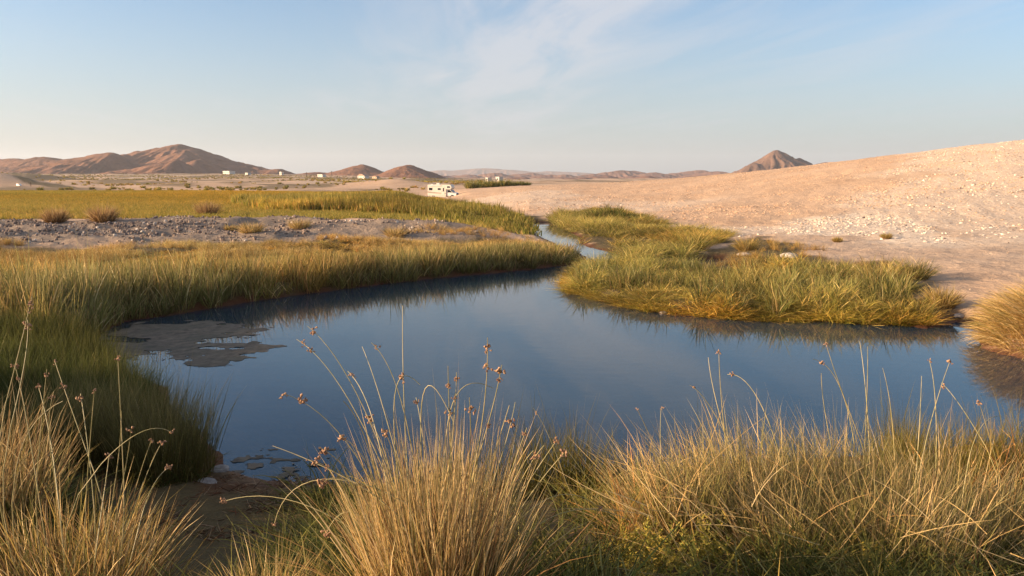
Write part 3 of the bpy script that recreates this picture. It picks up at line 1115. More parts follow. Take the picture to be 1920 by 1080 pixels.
hh = r.uniform(.18, .5, n) * (.6 + .45 * sstep(d, 0, .9)) * (1 + .75 * fbm(pts[:, 0] * .8, pts[:, 1] * .7, 2, 45)).clip(.35, 1.6)
scatter('spit_grass', K_SEDGE, pts, np.c_[r.uniform(.55, 1.1, n), r.uniform(.55, 1.1, n), hh], ti, 'tangled green and golden grass on the spit inside the pond', 'grass')
pts, d = fill(ISL2, 7, 46, .3, .3, .3, .9)
n = len(pts)
scatter('spit_rushes', K_RUSH, pts, np.c_[r.uniform(.8, 1.2, n), r.uniform(.8, 1.2, n), r.uniform(.25, .58, n)], tints(n, pts, 47, .3, .2, .4, (.75, .85, .8)), 'upright green rush tufts among the grass of the spit', 'rushes')
OUT = poly([(1330, 500), (1400, 470), (1420, 450), (1540, 470), (1560, 500), (1700, 500), (1800, 575), (1830, 600), (1700, 560), (1500, 520)], .3)
pts, d = fill(OUT, 5, 48, 0, .1, .3, .6)
n = len(pts)
scatter('dry_tufts', K_STRAW, pts, r.uniform(.35, .8, n), tints(n, pts, 49, .2, .15, .4, (.95, .85, .6)), 'low dry tufts thinning out onto the sand behind the spit', 'grass')

# added rushes left of the frame, out of view, placed to shade the left shore
OFFL = np.array([(-8.0, 5.8), (-6.1, 5.8), (-6.5, 9.2), (-8.4, 9.2)])
pts, d = fill(OFFL, 14, 57, 0, .1)
n = len(pts)
r = np.random.default_rng(58)
scatter('shade_rushes', K_RUSHF, pts, np.c_[r.uniform(1.2, 1.7, n), r.uniform(1.2, 1.7, n), r.uniform(1.0, 1.6, n)], tints(n, pts, 58), 'added tall rushes out of view on the left, placed to shade the shore', 'rushes')

# near bank
NB1 = np.array([(-3.0, 8.6), (-2.6, 7.7), (-2.0, 7.0), (.4, 6.6), (3, 6.4), (6.6, 7.0), (10, 7), (10, 9.2), (6.2, 8.7), (3.4, 8.0), (0, 7.75), (-2, 8.0)])


def off_path(x, y):
    return (sdist(PATH, x, y) > .08) & (sdist(BEACH, x, y) > .05)


pts, d = fill(NB1, 55, 51, 0, -.35, .6, 1.1, off_path)
n = len(pts)
xs = pts[:, 0]
hh = r.uniform(.35, .95, n) * (.45 + .55 * sstep(xs, -1.0, .5)) * .72
scatter('edge_rushes', K_RUSHF, pts, np.c_[r.uniform(.6, 1, n), r.uniform(.6, 1, n), hh], tints(n, pts, 52, .2, .25, .7, (.72, .78, .62)), 'dark green rushes along the near edge of the pond', 'rushes')
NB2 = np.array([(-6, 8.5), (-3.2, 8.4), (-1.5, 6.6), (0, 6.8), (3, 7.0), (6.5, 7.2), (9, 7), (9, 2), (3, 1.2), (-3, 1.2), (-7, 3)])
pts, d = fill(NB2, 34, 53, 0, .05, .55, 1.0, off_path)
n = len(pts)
scatter('shore_grass', K_SEDGE, pts, np.c_[r.uniform(.5, .9, n), r.uniform(.5, .9, n), r.uniform(.25, .6, n)], tints(n, pts, 54, .35, .3, .8, (.5, .58, .42)), 'shade-tinted green undergrowth covering the near shore', 'grass')  # darkened tint stands in for shade in the gaps between clumps
pts, d = fill(NB2, 7, 55, 0, .1, .25, .9, lambda x, y: off_path(x, y) & (x > .15 * y) & ((y > 4.6) | (y < 3.0)))
n = len(pts)
scatter('shore_straw', K_STRAW, pts, np.c_[r.uniform(.8, 1.3, n), r.uniform(.8, 1.3, n), r.uniform(.7, 1.4, n)], tints(n, pts, 56, .2, .25, .8, (.95, .85, .75)), 'dry straw mixed through the near shore grass on the right', 'grass')


# leafy low herbs in the right front
def herb(seed):
    r = np.random.default_rng(seed)
    parts = []
    for k in range(7):
        a = r.uniform(0, 6.28)
        ln = r.uniform(.1, .7)
        h = r.uniform(.18, .34)
        m = 26
        s = np.linspace(.15, 1, m)
        b = np.c_[np.sin(ln) * np.cos(a) * h * s + r.normal(0, .006, m), np.sin(ln) * np.sin(a) * h * s + r.normal(0, .006, m), np.cos(ln) * h * s]
        parts.append(blades(b, r.uniform(0, 6.28, m), r.uniform(.5, 1.3, m), r.uniform(.025, .05, m), np.full(m, .010), r.uniform(-.3, .5, m),
                            pick(np.array([[.34, .27, .05], [.28, .25, .05], [.40, .29, .07], [.2, .2, .045]]), m, r), 2, r))
    return blade_mesh('herb_sprig', parts)


K_HERB = proto_collection('herb', [herb(600 + i) for i in range(5)], BLADE_I)
NB3 = np.array([(.5, 4.3), (1.2, 4.7), (2.2, 4.6), (3.8, 4.4), (4.2, 3.0), (1.8, 3.0), (.5, 3.2)])
pts, d = fill(NB3, 90, 61, 0, .1, .45, 1.4)
n = len(pts)
scatter('leafy_herbs', K_HERB, pts, r.uniform(.45, .95, n), tints(n, pts, 62, .2, .2, 1.0), 'low yellow green leafy herbs in the right front corner', 'herbs')

# scrub dots of the plain
SCR = np.array([(tpos(-100, 200), 200), (tpos(860, 200), 200), (tpos(1000, 1000), 1000), (tpos(-200, 1000), 1000)])
def scrub_bush(seed):
    r = np.random.default_rng(seed)
    n = 130
    b, a = disc(n, r, .5)
    b[:, 2] = r.uniform(0, .4, n)
    return blade_mesh('scrub_bush', [blades(b, a + r.normal(0, .6, n), r.uniform(.1, 1.3, n), r.uniform(.3, .7, n), np.full(n, .09), r.uniform(0, .6, n), pick([(OLIVE, 3), (DARKG, 3), (RUST, 1)], n, r), 2, r)])
K_SCRUB = proto_collection('scrub', [scrub_bush(700 + i) for i in range(4)], BLADE_I)
pts, d = fill(SCR, .02, 71, 0, .1, .1, .02, maxn=3500)
n = len(pts)
scatter('scrubland', K_SCRUB, pts, r.uniform(.4, 1.3, n), tints(n, pts, 72, .25, .2, .02, (2.1, 1.75, 1.5)), 'scattered dry scrub on the desert plain below the hills', 'scrub')

# ------------------------------------------------------------------ stones
def stone_mesh(name, seed, sub=1, flat=.7, rough=.22):
    bm = bmesh.new()
    bmesh.ops.create_icosphere(bm, subdivisions=sub, radius=.5)
    r = random.Random(seed)
    ax = (r.uniform(.8, 1.3), r.uniform(.7, 1.1), flat * r.uniform(.7, 1.2))
    for vtx in bm.verts:
        n_ = 1 + r.uniform(-rough, rough)
        vtx.co = Vector((vtx.co.x * ax[0], vtx.co.y * ax[1], vtx.co.z * ax[2])) * n_
    me = bpy.data.meshes.new(name)
    bm.to_mesh(me)
    bm.free()
    return me


def stone_mat(name, c1, c2, inst):
    m, nt = new_mat(name)
    tcn = nd(nt, 'ShaderNodeTexCoord')
    nz = noise_n(nt, tcn.outputs['Object'], 4, 5, .65)
    c = mixc(nt, smooth(nt, nz, .3, .7), c1, c2)
    if inst:
        b = nd(nt, 'ShaderNodeAttribute', attribute_name='tint', attribute_type='INSTANCER')
        c = mixc(nt, 1.0, c, b.outputs['Color'], 'MULTIPLY')
    bs = nd(nt, 'ShaderNodeBsdfPrincipled')
    bs.inputs['Roughness'].default_value = .9
    bs.inputs['Specular IOR Level'].default_value = .2
    nt.links.new(c, bs.inputs['Base Color'])
    bmp = nd(nt, 'ShaderNodeBump')
    bmp.inputs['Strength'].default_value = .4
    bmp.inputs['Distance'].default_value = .05
    nt.links.new(nz, bmp.inputs['Height'])
    nt.links.new(bmp.outputs[0], bs.inputs['Normal'])
    o = nd(nt, 'ShaderNodeOutputMaterial')
    nt.links.new(bs.outputs[0], o.inputs[0])
    return m


STONE_I = stone_mat('gravel_stone', (.75, .70, .68), (1, .98, .95), True)
K_STONE = proto_collection('stone', [stone_mesh('gravel_stone', i) for i in range(8)], STONE_I)
pts, d = fill(GRAVEL, 40, 81, 0, .2, .8, .4, maxn=26000)
n = len(pts)
sz = .04 + .17 * r.uniform(0, 1, n) ** 3.5
sh = r.choice(4, n, p=[.5, .3, .12, .08])
tb = np.array([[.19, .15, .135], [.30, .225, .18], [.42, .33, .26], [.60, .53, .46]])[sh] * r.uniform(.75, 1.2, (n, 1))
rot3 = r.uniform(0, 6.28, (n, 3))
scatter('gravel', K_STONE, pts + np.c_[np.zeros((n, 2)), sz * .2], sz, tb, 'purple grey and pale stones strewn over the gravel bank', 'gravel', rot3)


def dune_fill(t0, t1, y0, y1, n, seed, fn):
    r = np.random.default_rng(seed)
    t = r.uniform(t0, t1, n)
    y = np.exp(r.uniform(math.log(y0), math.log(y1), n))
    x = t * y
    k = r.uniform(0, 1, n) < fn(x, y)
    x, y = x[k], y[k]
    k = pond_d(x, y) > .4
    x, y = x[k], y[k]
    return np.c_[x, y, height(x, y)]


pts = dune_fill(-.06, .72, 42, 150, 60000, 82, lambda x, y: DUNE_W(x, y) * sstep(fbm(x * .2, y * .2, 3, 83), -.7, .5))
n = len(pts)
sz = .05 + .17 * r.uniform(0, 1, n) ** 2.4
tb = np.array([.56, .385, .26]) * r.uniform(.75, 1.2, (n, 1))
scatter('sand_clods', K_STONE, pts - np.c_[np.zeros((n, 2)), sz * .05], np.c_[sz, sz, sz * .7], tb, 'small crusty sand clods speckling the sandy hill', 'clods',
        np.c_[r.normal(0, .3, (n, 2)), r.uniform(0, 6.28, n)])
allp = []
for P_, dn, sd in ((SALT1, 16, 84), (SALT2, 6, 85), (SALT3, 2.2, 86), (SALT4, 10, 87)):
    p_, _ = fill(P_, dn, sd, -.2, .3, .7, .4)
    allp.append(p_)
pts = np.concatenate(allp)
n = len(pts)
sz = .06 + .15 * r.uniform(0, 1, n) ** 2
dark = r.uniform(0, 1, n) < .12
tb = np.where(dark[:, None], np.array([.20, .16, .14]), np.array([.74, .63, .51])) * r.uniform(.75, 1.1, (n, 1))
scatter('salt_crust', K_STONE, pts, np.c_[sz, sz, sz * .75], tb, 'white broken salt crust lumps at the foot of the sandy hill', 'salt crust',
        np.c_[r.normal(0, .4, (n, 2)), r.uniform(0, 6.28, n)])
FL2 = poly([(1380, 500), (1420, 450), (1500, 436), (1920, 440), (2100, 470), (2100, 620), (1900, 640), (1840, 600), (1700, 505), (1560, 500)], .4)
pts, d = fill(FL2, 7, 88, 0, .1, .5, .4)
n = len(pts)
sz = .015 + .07 * r.uniform(0, 1, n) ** 3
tb = np.array([.38, .29, .22]) * r.uniform(.5, 1.4, (n, 1))
scatter('pebbles', K_STONE, pts, sz, tb, 'small pebbles scattered on the sand flat', 'pebbles', r.uniform(0, 6.28, (n, 3)))
pts, d = fill(PATH, 160, 89, -.1, -.1, .4, 1.5)
n = len(pts)
sz = .012 + .05 * r.uniform(0, 1, n) ** 3
tb = np.array([.30, .23, .18]) * r.uniform(.5, 1.4, (n, 1))
scatter('path_pebbles', K_STONE, pts, sz, tb, 'pebbles on the bare path leading down to the water', 'pebbles', r.uniform(0, 6.28, (n, 3)))

r = np.random.default_rng(90)
LIT = poly([(300, 1000), (380, 930), (400, 880), (600, 900), (640, 960), (520, 1000), (450, 1050)], .4)
lp, ld_ = fill(LIT, 900, 92, -.1, -.02, .5, 2.5)
n = len(lp)
tag(link('shore_litter', blade_mesh('shore_litter', [blades(lp + np.array([0, 0, .012]), r.uniform(0, 6.28, n), r.uniform(1.1, 1.65, n), r.uniform(.04, .16, n), np.full(n, .008), r.uniform(-.2, .3, n),
    pick(np.array([[.12, .05, .025], [.07, .035, .02], [.2, .11, .06], [.3, .2, .12]]), n, r), 2, r)]), BLADE), 'reddish brown plant litter washed up on the bare beach', 'litter', kind='stuff')

# floating algae -------------------------------------------------------------
am, nt = new_mat('algae_crust')
geo = nd(nt, 'ShaderNodeNewGeometry')
a1 = noise_n(nt, geo.outputs['Position'], 5, 6, .7)
a2 = noise_n(nt, geo.outputs['Position'], 1.1, 4, .6)
c = mixc(nt, smooth(nt, a1, .3, .7), (.06, .046, .03), (.17, .13, .088))
c = mixc(nt, smooth(nt, a2, .4, .7, 0, .6), c, (.07, .065, .042))
bs = nd(nt, 'ShaderNodeBsdfPrincipled')
bs.inputs['Roughness'].default_value = .8
bs.inputs['Specular IOR Level'].default_value = .3
nt.links.new(c, bs.inputs['Base Color'])
bmp = nd(nt, 'ShaderNodeBump')
bmp.inputs['Strength'].default_value = .6
bmp.inputs['Distance'].default_value = .03
nt.links.new(a1, bmp.inputs['Height'])
nt.links.new(bmp.outputs[0], bs.inputs['Normal'])
out = nd(nt, 'ShaderNodeOutputMaterial')
nt.links.new(bs.outputs[0], out.inputs[0])
ALG = poly([(150, 650), (190, 622), (250, 606), (330, 601), (430, 604), (480, 613), (512, 620), (470, 631), (430, 640), (470, 643), (524, 652), (500, 666), (430, 682), (380, 688), (335, 686), (320, 675),
            (352, 668), (300, 662), (250, 676), (200, 680)], 0)


def algae(P, res, seed, thr, hs=1.0):
    lo, hi = P.min(0) - .1, P.max(0) + .1
    nx, ny = int((hi[0] - lo[0]) / res), int((hi[1] - lo[1]) / res)
    X, Y = np.meshgrid(np.linspace(lo[0], hi[0], nx), np.linspace(lo[1], hi[1], ny))
    d = sdist(P, X, Y) + fbm(X * 2.2, Y * 2.2, 6, seed, .72) * .26
    hole = fbm((X * .9 + 9) * hs, Y * 1.6 * hs, 4, seed + 3)
    keep = (d < 0) & (hole < thr)
    Z = .003 + .008 * np.abs(fbm(X * 5, Y * 5, 3, seed + 5)) * sstep(-d, 0, .3)
    i, j = np.meshgrid(np.arange(ny - 1), np.arange(nx - 1), indexing='ij')
    a = (i * nx + j).ravel()
    q = np.stack([a, a + 1, a + nx + 1, a + nx], -1)
    q = q[keep.ravel()[q].all(1)]
    u_, inv = np.unique(q, return_inverse=True)
    return np_mesh('algae_mat', np.c_[X.ravel(), Y.ravel(), Z.ravel()][u_], [inv.reshape(q.shape)], True)


tag(link('algae_mat', algae(ALG, .032, 91, .5), am), 'flat grey brown algae mat floating at the left end of the pond', 'algae', kind='stuff')
ALG2 = poly([(405, 862), (470, 846), (560, 852), (610, 866), (640, 892), (600, 925), (430, 905)], 0)
tag(link('algae_mat', algae(ALG2, .02, 93, -.05, 5.0), am), 'broken algae scum in the shallow water by the near beach', 'algae', kind='stuff')


# ------------------------------------------------------------------ countable plants
def clump(name, label, cat, x, y, n, rad, h, pal, w, lean=(.05, .4), curl=(.1, .9), seed=0, L=5, hv=.22, tip=TIPS, root=ROOTR, outward=.75, dirn=None, group=None, extra=()):
    root_o = empty(name, (x, y, H(x, y) - .01))
    tag(root_o, label, cat, group)
    parts = [tuft(n, rad, h, pal, w, lean, curl, seed, L, hv, tip, root, outward, dirn)]
    for k, e in enumerate(extra):
        parts.append(tuft(seed=seed + 31 * (k + 1), L=L, **e))
    o = link('blades', blade_mesh('blades', parts), BLADE, root_o)
    o['kind'] = 'stuff'
    return root_o


stem_m, nt = new_mat('rush_stem')
tcn = nd(nt, 'ShaderNodeTexCoord')
nz = noise_n(nt, tcn.outputs['Object'], 9, 3, .6)
c = mixc(nt, smooth(nt, nz, .35, .65), (.27, .23, .085), (.44, .34, .16))
bs = nd(nt, 'ShaderNodeBsdfPrincipled')
bs.inputs['Roughness'].default_value = .5
nt.links.new(c, bs.inputs['Base Color'])
out = nd(nt, 'ShaderNodeOutputMaterial')
nt.links.new(bs.outputs[0], out.inputs[0])
seed_m, nt = new_mat('seed_head')
tcn = nd(nt, 'ShaderNodeTexCoord')
nz = noise_n(nt, tcn.outputs['Object'], 60, 3, .6)
c = mixc(nt, smooth(nt, nz, .35, .65), (.17, .075, .035), (.42, .24, .13))
bs = nd(nt, 'ShaderNodeBsdfPrincipled')
bs.inputs['Roughness'].default_value = .8
nt.links.new(c, bs.inputs['Base Color'])
out = nd(nt, 'ShaderNodeOutputMaterial')
nt.links.new(bs.outputs[0], out.inputs[0])


def tube(P, r0, r1, name='stem', sides=5):
    P = np.asarray(P)
    n = len(P)
    T = np.gradient(P, axis=0)
    T /= np.linalg.norm(T, axis=1, keepdims=True)
    up = np.array([.31, .9, .12])
    A = np.cross(T, up)
    A /= np.linalg.norm(A, axis=1, keepdims=True)
    B = np.cross(T, A)
    rad = np.linspace(r0, r1, n)[:, None]
    V = []
    for k in range(sides):
        a = 2 * math.pi * k / sides
        V.append(P + (A * math.cos(a) + B * math.sin(a)) * rad)
    V = np.stack(V, 1).reshape(-1, 3)
    q = []
    for i in range(n - 1):
        for k in range(sides):
            q.append((i * sides + k, i * sides + (k + 1) % sides, (i + 1) * sides + (k + 1) % sides, (i + 1) * sides + k))
    return np_mesh(name, V, [np.array(q)], True)


def blob_verts(c, s, d, r):
    """little pointed seed capsule: an octahedron-like drop with 8 sides"""
    d = d / (np.linalg.norm(d) + 1e-9)
    a = np.cross(d, [.3, .2, .9])
    a /= np.linalg.norm(a)
    b = np.cross(d, a)
    V = [c - d * s * .8]
    for k in range(5):
        t = 2 * math.pi * k / 5
        V.append(c - d * s * .1 + (a * math.cos(t) + b * math.sin(t)) * s * .62)
    V.append(c + d * s * 1.2)
    F_ = []
    for k in range(5):
        F_.append((0, 1 + (k + 1) % 5, 1 + k))
        F_.append((6, 1 + k, 1 + (k + 1) % 5))
    return V, F_


def seed_head(centres, size, n, r):
    V, F_ = [], []
    for c in centres:
        for k in range(n):
            d = r.normal(0, 1, 3) + np.array([0, 0, .5])
            p = c + r.normal(0, size * .6, 3)
            v, f = blob_verts(p, size * r.uniform(.45, .8), d, r)
            o = len(V)
            V += v
            F_ += [tuple(i + o for i in ff) for ff in f]
    return np_mesh('seed_head', np.array(V), [np.array(F_)], False)


def bez(a, b, c, n=12):
    t = np.linspace(0, 1, n)[:, None]
    return (1 - t) ** 2 * a + 2 * t * (1 - t) * b + t * t * c


def add_stems(root_o, stems, depth, thick=.0028, seed=0, base_spread=.1, headsz=.0138):
    """stems: (tip px, py, mid px, py, base px, py, head position along the stem or None, head count)"""
    r = np.random.default_rng(seed)
    O = np.array(root_o.location)
    for st in stems:
        tx, ty, mx, my, bx, by, heads = st
        dt = depth + r.uniform(-.28, .28)
        db = depth + r.uniform(-.08, .08)
        tip = at_depth(tx, ty, dt)
        mid = at_depth(mx, my, (dt + db) / 2)
        bas = at_depth(bx, by, db)
        # continue the stem down into the clump to the ground
        g = np.array([bas[0] * .5 + O[0] * .5, bas[1] * .5 + O[1] * .5, O[2] - .01])
        ctrl = 2 * mid - (bas + tip) / 2
        upper = bez(bas, ctrl, tip, 12)
        d0 = (upper[1] - upper[0])
        d0 /= np.linalg.norm(d0)
        L_ = np.linalg.norm(bas - g)
        lower = bez(g, bas - d0 * L_ * .5, bas, 6)[:-1]
        P = np.concatenate([lower, upper])
        P = P - O
        so = link('stem', tube(P, thick, thick * .45), stem_m, root_o)
        if heads:
            for h in heads:
                i = min(int(round(h * 11)) + 5, len(P) - 1)
                link('seed_head', seed_head([P[i]], headsz * r.uniform(.6, 1.2), int(r.integers(6, 14)), r), seed_m, so)


# central clump
c0 = at_depth(822, 1150, 3.35)
CX, CY = c0[0], 3.35
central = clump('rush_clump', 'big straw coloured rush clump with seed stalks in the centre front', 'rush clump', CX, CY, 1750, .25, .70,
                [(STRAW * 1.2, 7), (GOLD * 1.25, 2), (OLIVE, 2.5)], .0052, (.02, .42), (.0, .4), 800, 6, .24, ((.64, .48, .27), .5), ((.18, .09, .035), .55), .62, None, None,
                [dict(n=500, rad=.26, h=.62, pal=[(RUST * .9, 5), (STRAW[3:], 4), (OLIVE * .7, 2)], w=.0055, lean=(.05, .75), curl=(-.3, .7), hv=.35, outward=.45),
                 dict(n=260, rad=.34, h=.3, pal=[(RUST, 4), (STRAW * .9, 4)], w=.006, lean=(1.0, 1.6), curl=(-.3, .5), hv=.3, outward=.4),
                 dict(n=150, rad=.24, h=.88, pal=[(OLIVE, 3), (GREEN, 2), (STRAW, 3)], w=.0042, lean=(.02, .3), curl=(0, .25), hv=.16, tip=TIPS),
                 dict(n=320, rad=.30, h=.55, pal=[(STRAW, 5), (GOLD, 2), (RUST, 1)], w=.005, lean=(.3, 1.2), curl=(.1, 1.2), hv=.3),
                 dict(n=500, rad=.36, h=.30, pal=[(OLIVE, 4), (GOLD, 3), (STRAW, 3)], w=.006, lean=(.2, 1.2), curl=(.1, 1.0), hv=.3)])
add_stems(central, [
    (576, 611, 648, 700, 722, 860, (.9,)), (556, 636, 632, 715, 715, 870, (.86, .94)), (531, 738, 625, 800, 712, 930, (.86, 1.)),
    (511, 836, 600, 872, 690, 920, None), (419, 940, 545, 938, 685, 1010, (.97,)), (514, 984, 575, 905, 705, 915, (1.,)), (606, 906, 640, 898, 705, 930, (1.,)),
    (755, 573, 756, 700, 762, 850, None), (679, 650, 708, 730, 742, 850, None), (696, 642, 742, 720, 775, 860, (.9,)), (652, 696, 690, 760, 720, 880, (.9,)),
    (644, 752, 680, 810, 705, 900, None), (640, 822, 675, 850, 710, 920, (.96,)), (914, 633, 910, 740, 893, 860, (.9, .7)), (941, 684, 922, 770, 890, 880, (.92, .8, .4)),
    (840, 686, 842, 760, 846, 860, (.75,)), (856, 698, 852, 780, 842, 880, (.9,)), (853, 738, 848, 800, 840, 900, (.95,)), (966, 754, 948, 830, 915, 930, (.7,)),
    (988, 802, 960, 880, 922, 990, (.92,)), (1043, 827, 1000, 890, 935, 990, (.97,)), (1057, 850, 1000, 920, 940, 1010, (.97,)), (1126, 954, 1040, 930, 945, 1010, (.97,)),
    (880, 745, 882, 810, 878, 880, (.85,)), (788, 722, 745, 720, 742, 850, (.6,)), (850, 790, 800, 725, 790, 850, None), (925, 728, 860, 735, 835, 850, (.3,)),
    (720, 808, 735, 840, 755, 900, (.9,)), (685, 776, 715, 830, 735, 900, (.92,)), (598, 838, 650, 880, 700, 950, (.95,)), (580, 862, 640, 895, 700, 960, (.7, .9)),
    (1000, 845, 965, 900, 925, 1000, None), (1020, 835, 975, 905, 930, 1010, (.85,)), (955, 760, 930, 840, 900, 930, None), (780, 745, 790, 800, 800, 880, (.9,)),
    (1180, 975, 1060, 960, 950, 1040, None), (612, 1000, 650, 960, 700, 990, (1.,))], 3.3, seed=5)

# left straw clump
lc = at_depth(120, 1100, 3.9)
left = clump('rush_clump', 'straw coloured rush clump with tall seed stalks at the left front corner', 'rush clump', lc[0], 3.9, 1300, .38, .54,
             [(STRAW * 1.2, 6), (GOLD * 1.25, 3), (OLIVE, 2.5)], .006, (.05, .55), (.1, .7), 820, 6, .22, None, ROOTR, .8, None, None,
             [dict(n=420, rad=.42, h=.46, pal=[(RUST, 4), (STRAW[3:], 4), (OLIVE * .7, 2)], w=.006, lean=(.05, .9), curl=(-.3, .7), hv=.35, outward=.4),
              dict(n=600, rad=.55, h=.38, pal=[(OLIVE, 3), (GOLD, 4), (STRAW, 3)], w=.006, lean=(.2, 1.1), curl=(.2, 1.0), hv=.3)])
add_stems(left, [
    (221, 672, 226, 770, 232, 900, (.99,)), (103, 678, 135, 770, 175, 880, (.98, .72)), (88, 692, 80, 770, 70, 880, (.9,)), (28, 684, 45, 760, 62, 860, (.97, .85)),
    (72, 724, 90, 800, 105, 900, (.97,)), (101, 733, 92, 800, 100, 880, (.9,)), (177, 733, 172, 790, 165, 880, (.98,)), (151, 738, 160, 800, 172, 900, (.9,)),
    (284, 826, 262, 890, 235, 985, (.98,)), (303, 830, 275, 890, 240, 985, (.97,)), (317, 876, 285, 915, 260, 990, (.99,)), (322, 811, 265, 810, 190, 870, (.98,)),
    (245, 806, 240, 850, 225, 930, (.97,)), (60, 556, 40, 640, 10, 760, (.85, .95)), (52, 600, 46, 680, 20, 800, (.9,)), (118, 752, 60, 800, 30, 880, None),
    (228, 770, 225, 830, 215, 910, None), (205, 850, 200, 890, 190, 960, (.95,))], 3.85, .003, 6)
clump('rush_clump', 'dry straw rush clump cut by the left edge above the corner clump', 'rush clump', at_depth(-60, 900, 5.2)[0], 5.2, 1100, .5, .68,
      [(STRAW, 5), (OLIVE, 3), (RUST, 2)], .007, (.05, .5), (.1, .7), 830, 5)
clump('grass_tuft', 'small straw tuft at the bottom between path and central clump', 'grass tuft', at_depth(505, 1115, 3.3)[0], 3.3, 620, .16, .34,
      [(STRAW * 1.2, 5), (GOLD * 1.25, 4), (OLIVE, 2)], .0045, (.05, .9), (.1, .9), 840, 5)
for i, (px, y, n_, rad, h, sd, lab) in enumerate([
        (285, 7.3, 620, .42, .95, 850, 'green rush clump, shade put into its colour, bordering the pond beside the bare beach'),
        (215, 7.6, 620, .5, 1.0, 851, 'green rush clump, shade put into its colour, just left behind the beach clump'),
        (95, 7.4, 560, .5, 1.05, 852, 'green rush clump behind the straw clumps of the left corner')]):
    x = tpos(px, y)
    clump('rush_clump', lab, 'rush clump', x, y, n_ * 2, rad, h * .74, [(DARKG * .8, 8), (GREEN * .8, 3), (OLIVE, .8), (STRAW, .3)], .005, (.03, .35), (.05, .5), sd, 5, .2, TIPS, ROOTR, .75, None, 'green rush clumps on the left shore')  # greens scaled down to carry the shade of the left shore

# right front clumps
RC = [(1290, 4.9, 800, .28, .52, 'leaning straw clump right of the dark rushes in the front', 'L'),
      (1430, 5.3, 1000, .34, .70, 'broad straw clump with upright dry stalks under the spit', 'L'),
      (1600, 5.5, 1100, .36, .76, 'tallest straw clump of the right front with pale bent stalks', 'L'),
      (1745, 5.3, 1000, .34, .70, 'straw and green clump below the water inlet at the right', 'L'),
      (1880, 5.0, 1000, .36, .68, 'straw clump at the right picture edge below the big tussock', 'R'),
      (1500, 4.75, 900, .38, .46, 'low tangled straw clump above the leafy herbs', 'L'),
      (1735, 4.55, 900, .38, .48, 'low flattened straw clump in the right front corner', 'R')]
rc = []
for i, (px, y, n_, rad, h, lab, dr) in enumerate(RC):
    rc.append(clump('straw_clump', lab, 'grass clump', tpos(px, y), y, int(n_ * .8), rad, h, [(STRAW * 1.2, 5.5), (GOLD * 1.2, 3), (OLIVE, 4), (GREEN, 2)], .0058, (.05, 1.1), (-.1, .6), 860 + i, 6, .32,
                    ((.64, .48, .27), .5), ((.13, .075, .028), .65), .35, (2.9 if dr == 'L' else .2, .66), 'straw clumps of the right shore',
                    [dict(n=260, rad=rad, h=h * .75, pal=[(RUST, 4), (STRAW[3:], 4), (OLIVE * .7, 3)], w=.006, lean=(.05, .9), curl=(-.3, .7), hv=.35, outward=.4),
                     dict(n=240, rad=rad * 1.2, h=.3, pal=[(STRAW * .8, 4), (RUST, 3), (GOLD, 1)], w=.005, lean=(1.1, 1.6), curl=(-.2, .5), hv=.3, outward=.3),
                     dict(n=520, rad=rad, h=h * .95, pal=[(GREEN, 4), (OLIVE, 2)], w=.006, lean=(.02, .3), curl=(.05, .4), hv=.2, tip=TIPS),
                     dict(n=260, rad=rad * 1.1, h=h * .6, pal=[(STRAW, 4), (RUST, 2), (GOLD, 2)], w=.005, lean=(.5, 1.3), curl=(0, .6), hv=.3)]))
add_stems(rc[2], [(1549, 645, 1572, 715, 1615, 830, (.99,)), (1524, 673, 1570, 715, 1600, 820, (.8,)), (1612, 640, 1622, 720, 1630, 830, None), (1627, 650, 1626, 730, 1622, 830, None),
                  (1540, 700, 1545, 760, 1560, 840, None)], 5.45, .0036, 8)
add_stems(rc[1], [(1364, 702, 1410, 730, 1455, 830, (.9,)), (1348, 660, 1352, 740, 1362, 840, (.98,)), (1293, 722, 1330, 760, 1372, 840, (.9,)), (1328, 670, 1340, 740, 1365, 830, None)], 5.25, .0036, 9)
add_stems(rc[3], [(1781, 678, 1760, 740, 1738, 820, (.98,)), (1742, 675, 1752, 730, 1756, 820, (.97,)), (1765, 718, 1800, 760, 1850, 840, (.95,)), (1728, 705, 1726, 760, 1722, 830, None),
                  (1655, 690, 1668, 750, 1676, 830, None)], 5.25, .0034, 10)
add_stems(rc[4], [(1836, 755, 1850, 800, 1870, 870, (.97,)), (1878, 780, 1840, 800, 1815, 870, None)], 4.95, .0032, 11)
add_stems(rc[0], [(1195, 768, 1215, 810, 1250, 890, (.97,)), (1240, 765, 1238, 810, 1240, 890, (.97,)), (1000, 765, 1030, 820, 1060, 900, (.9,)), (1147, 818, 1170, 850, 1220, 930, None)], 4.9, .003, 12)

# loose dead straws lying across the right hand grass
r = np.random.default_rng(77)
n = 620
bx_, by_ = r.uniform(.7, 4.2, n), r.uniform(3.7, 6.2, n)
b_ = np.c_[bx_, by_, height(bx_, by_) + r.uniform(.05, .42, n)]
az_ = np.where(r.uniform(0, 1, n) < .6, r.normal(2.9, .5, n), r.uniform(0, 6.28, n))
tag(link('dead_straw', blade_mesh('dead_straw', [blades(b_, az_, r.uniform(.5, 1.45, n), r.uniform(.25, .75, n), np.full(n, .0045), r.uniform(-.3, .6, n), pick(STRAW[:4], n, r), 5, r)]), BLADE),
    'loose dead straws lying across the grass of the right front', 'straw', kind='stuff')

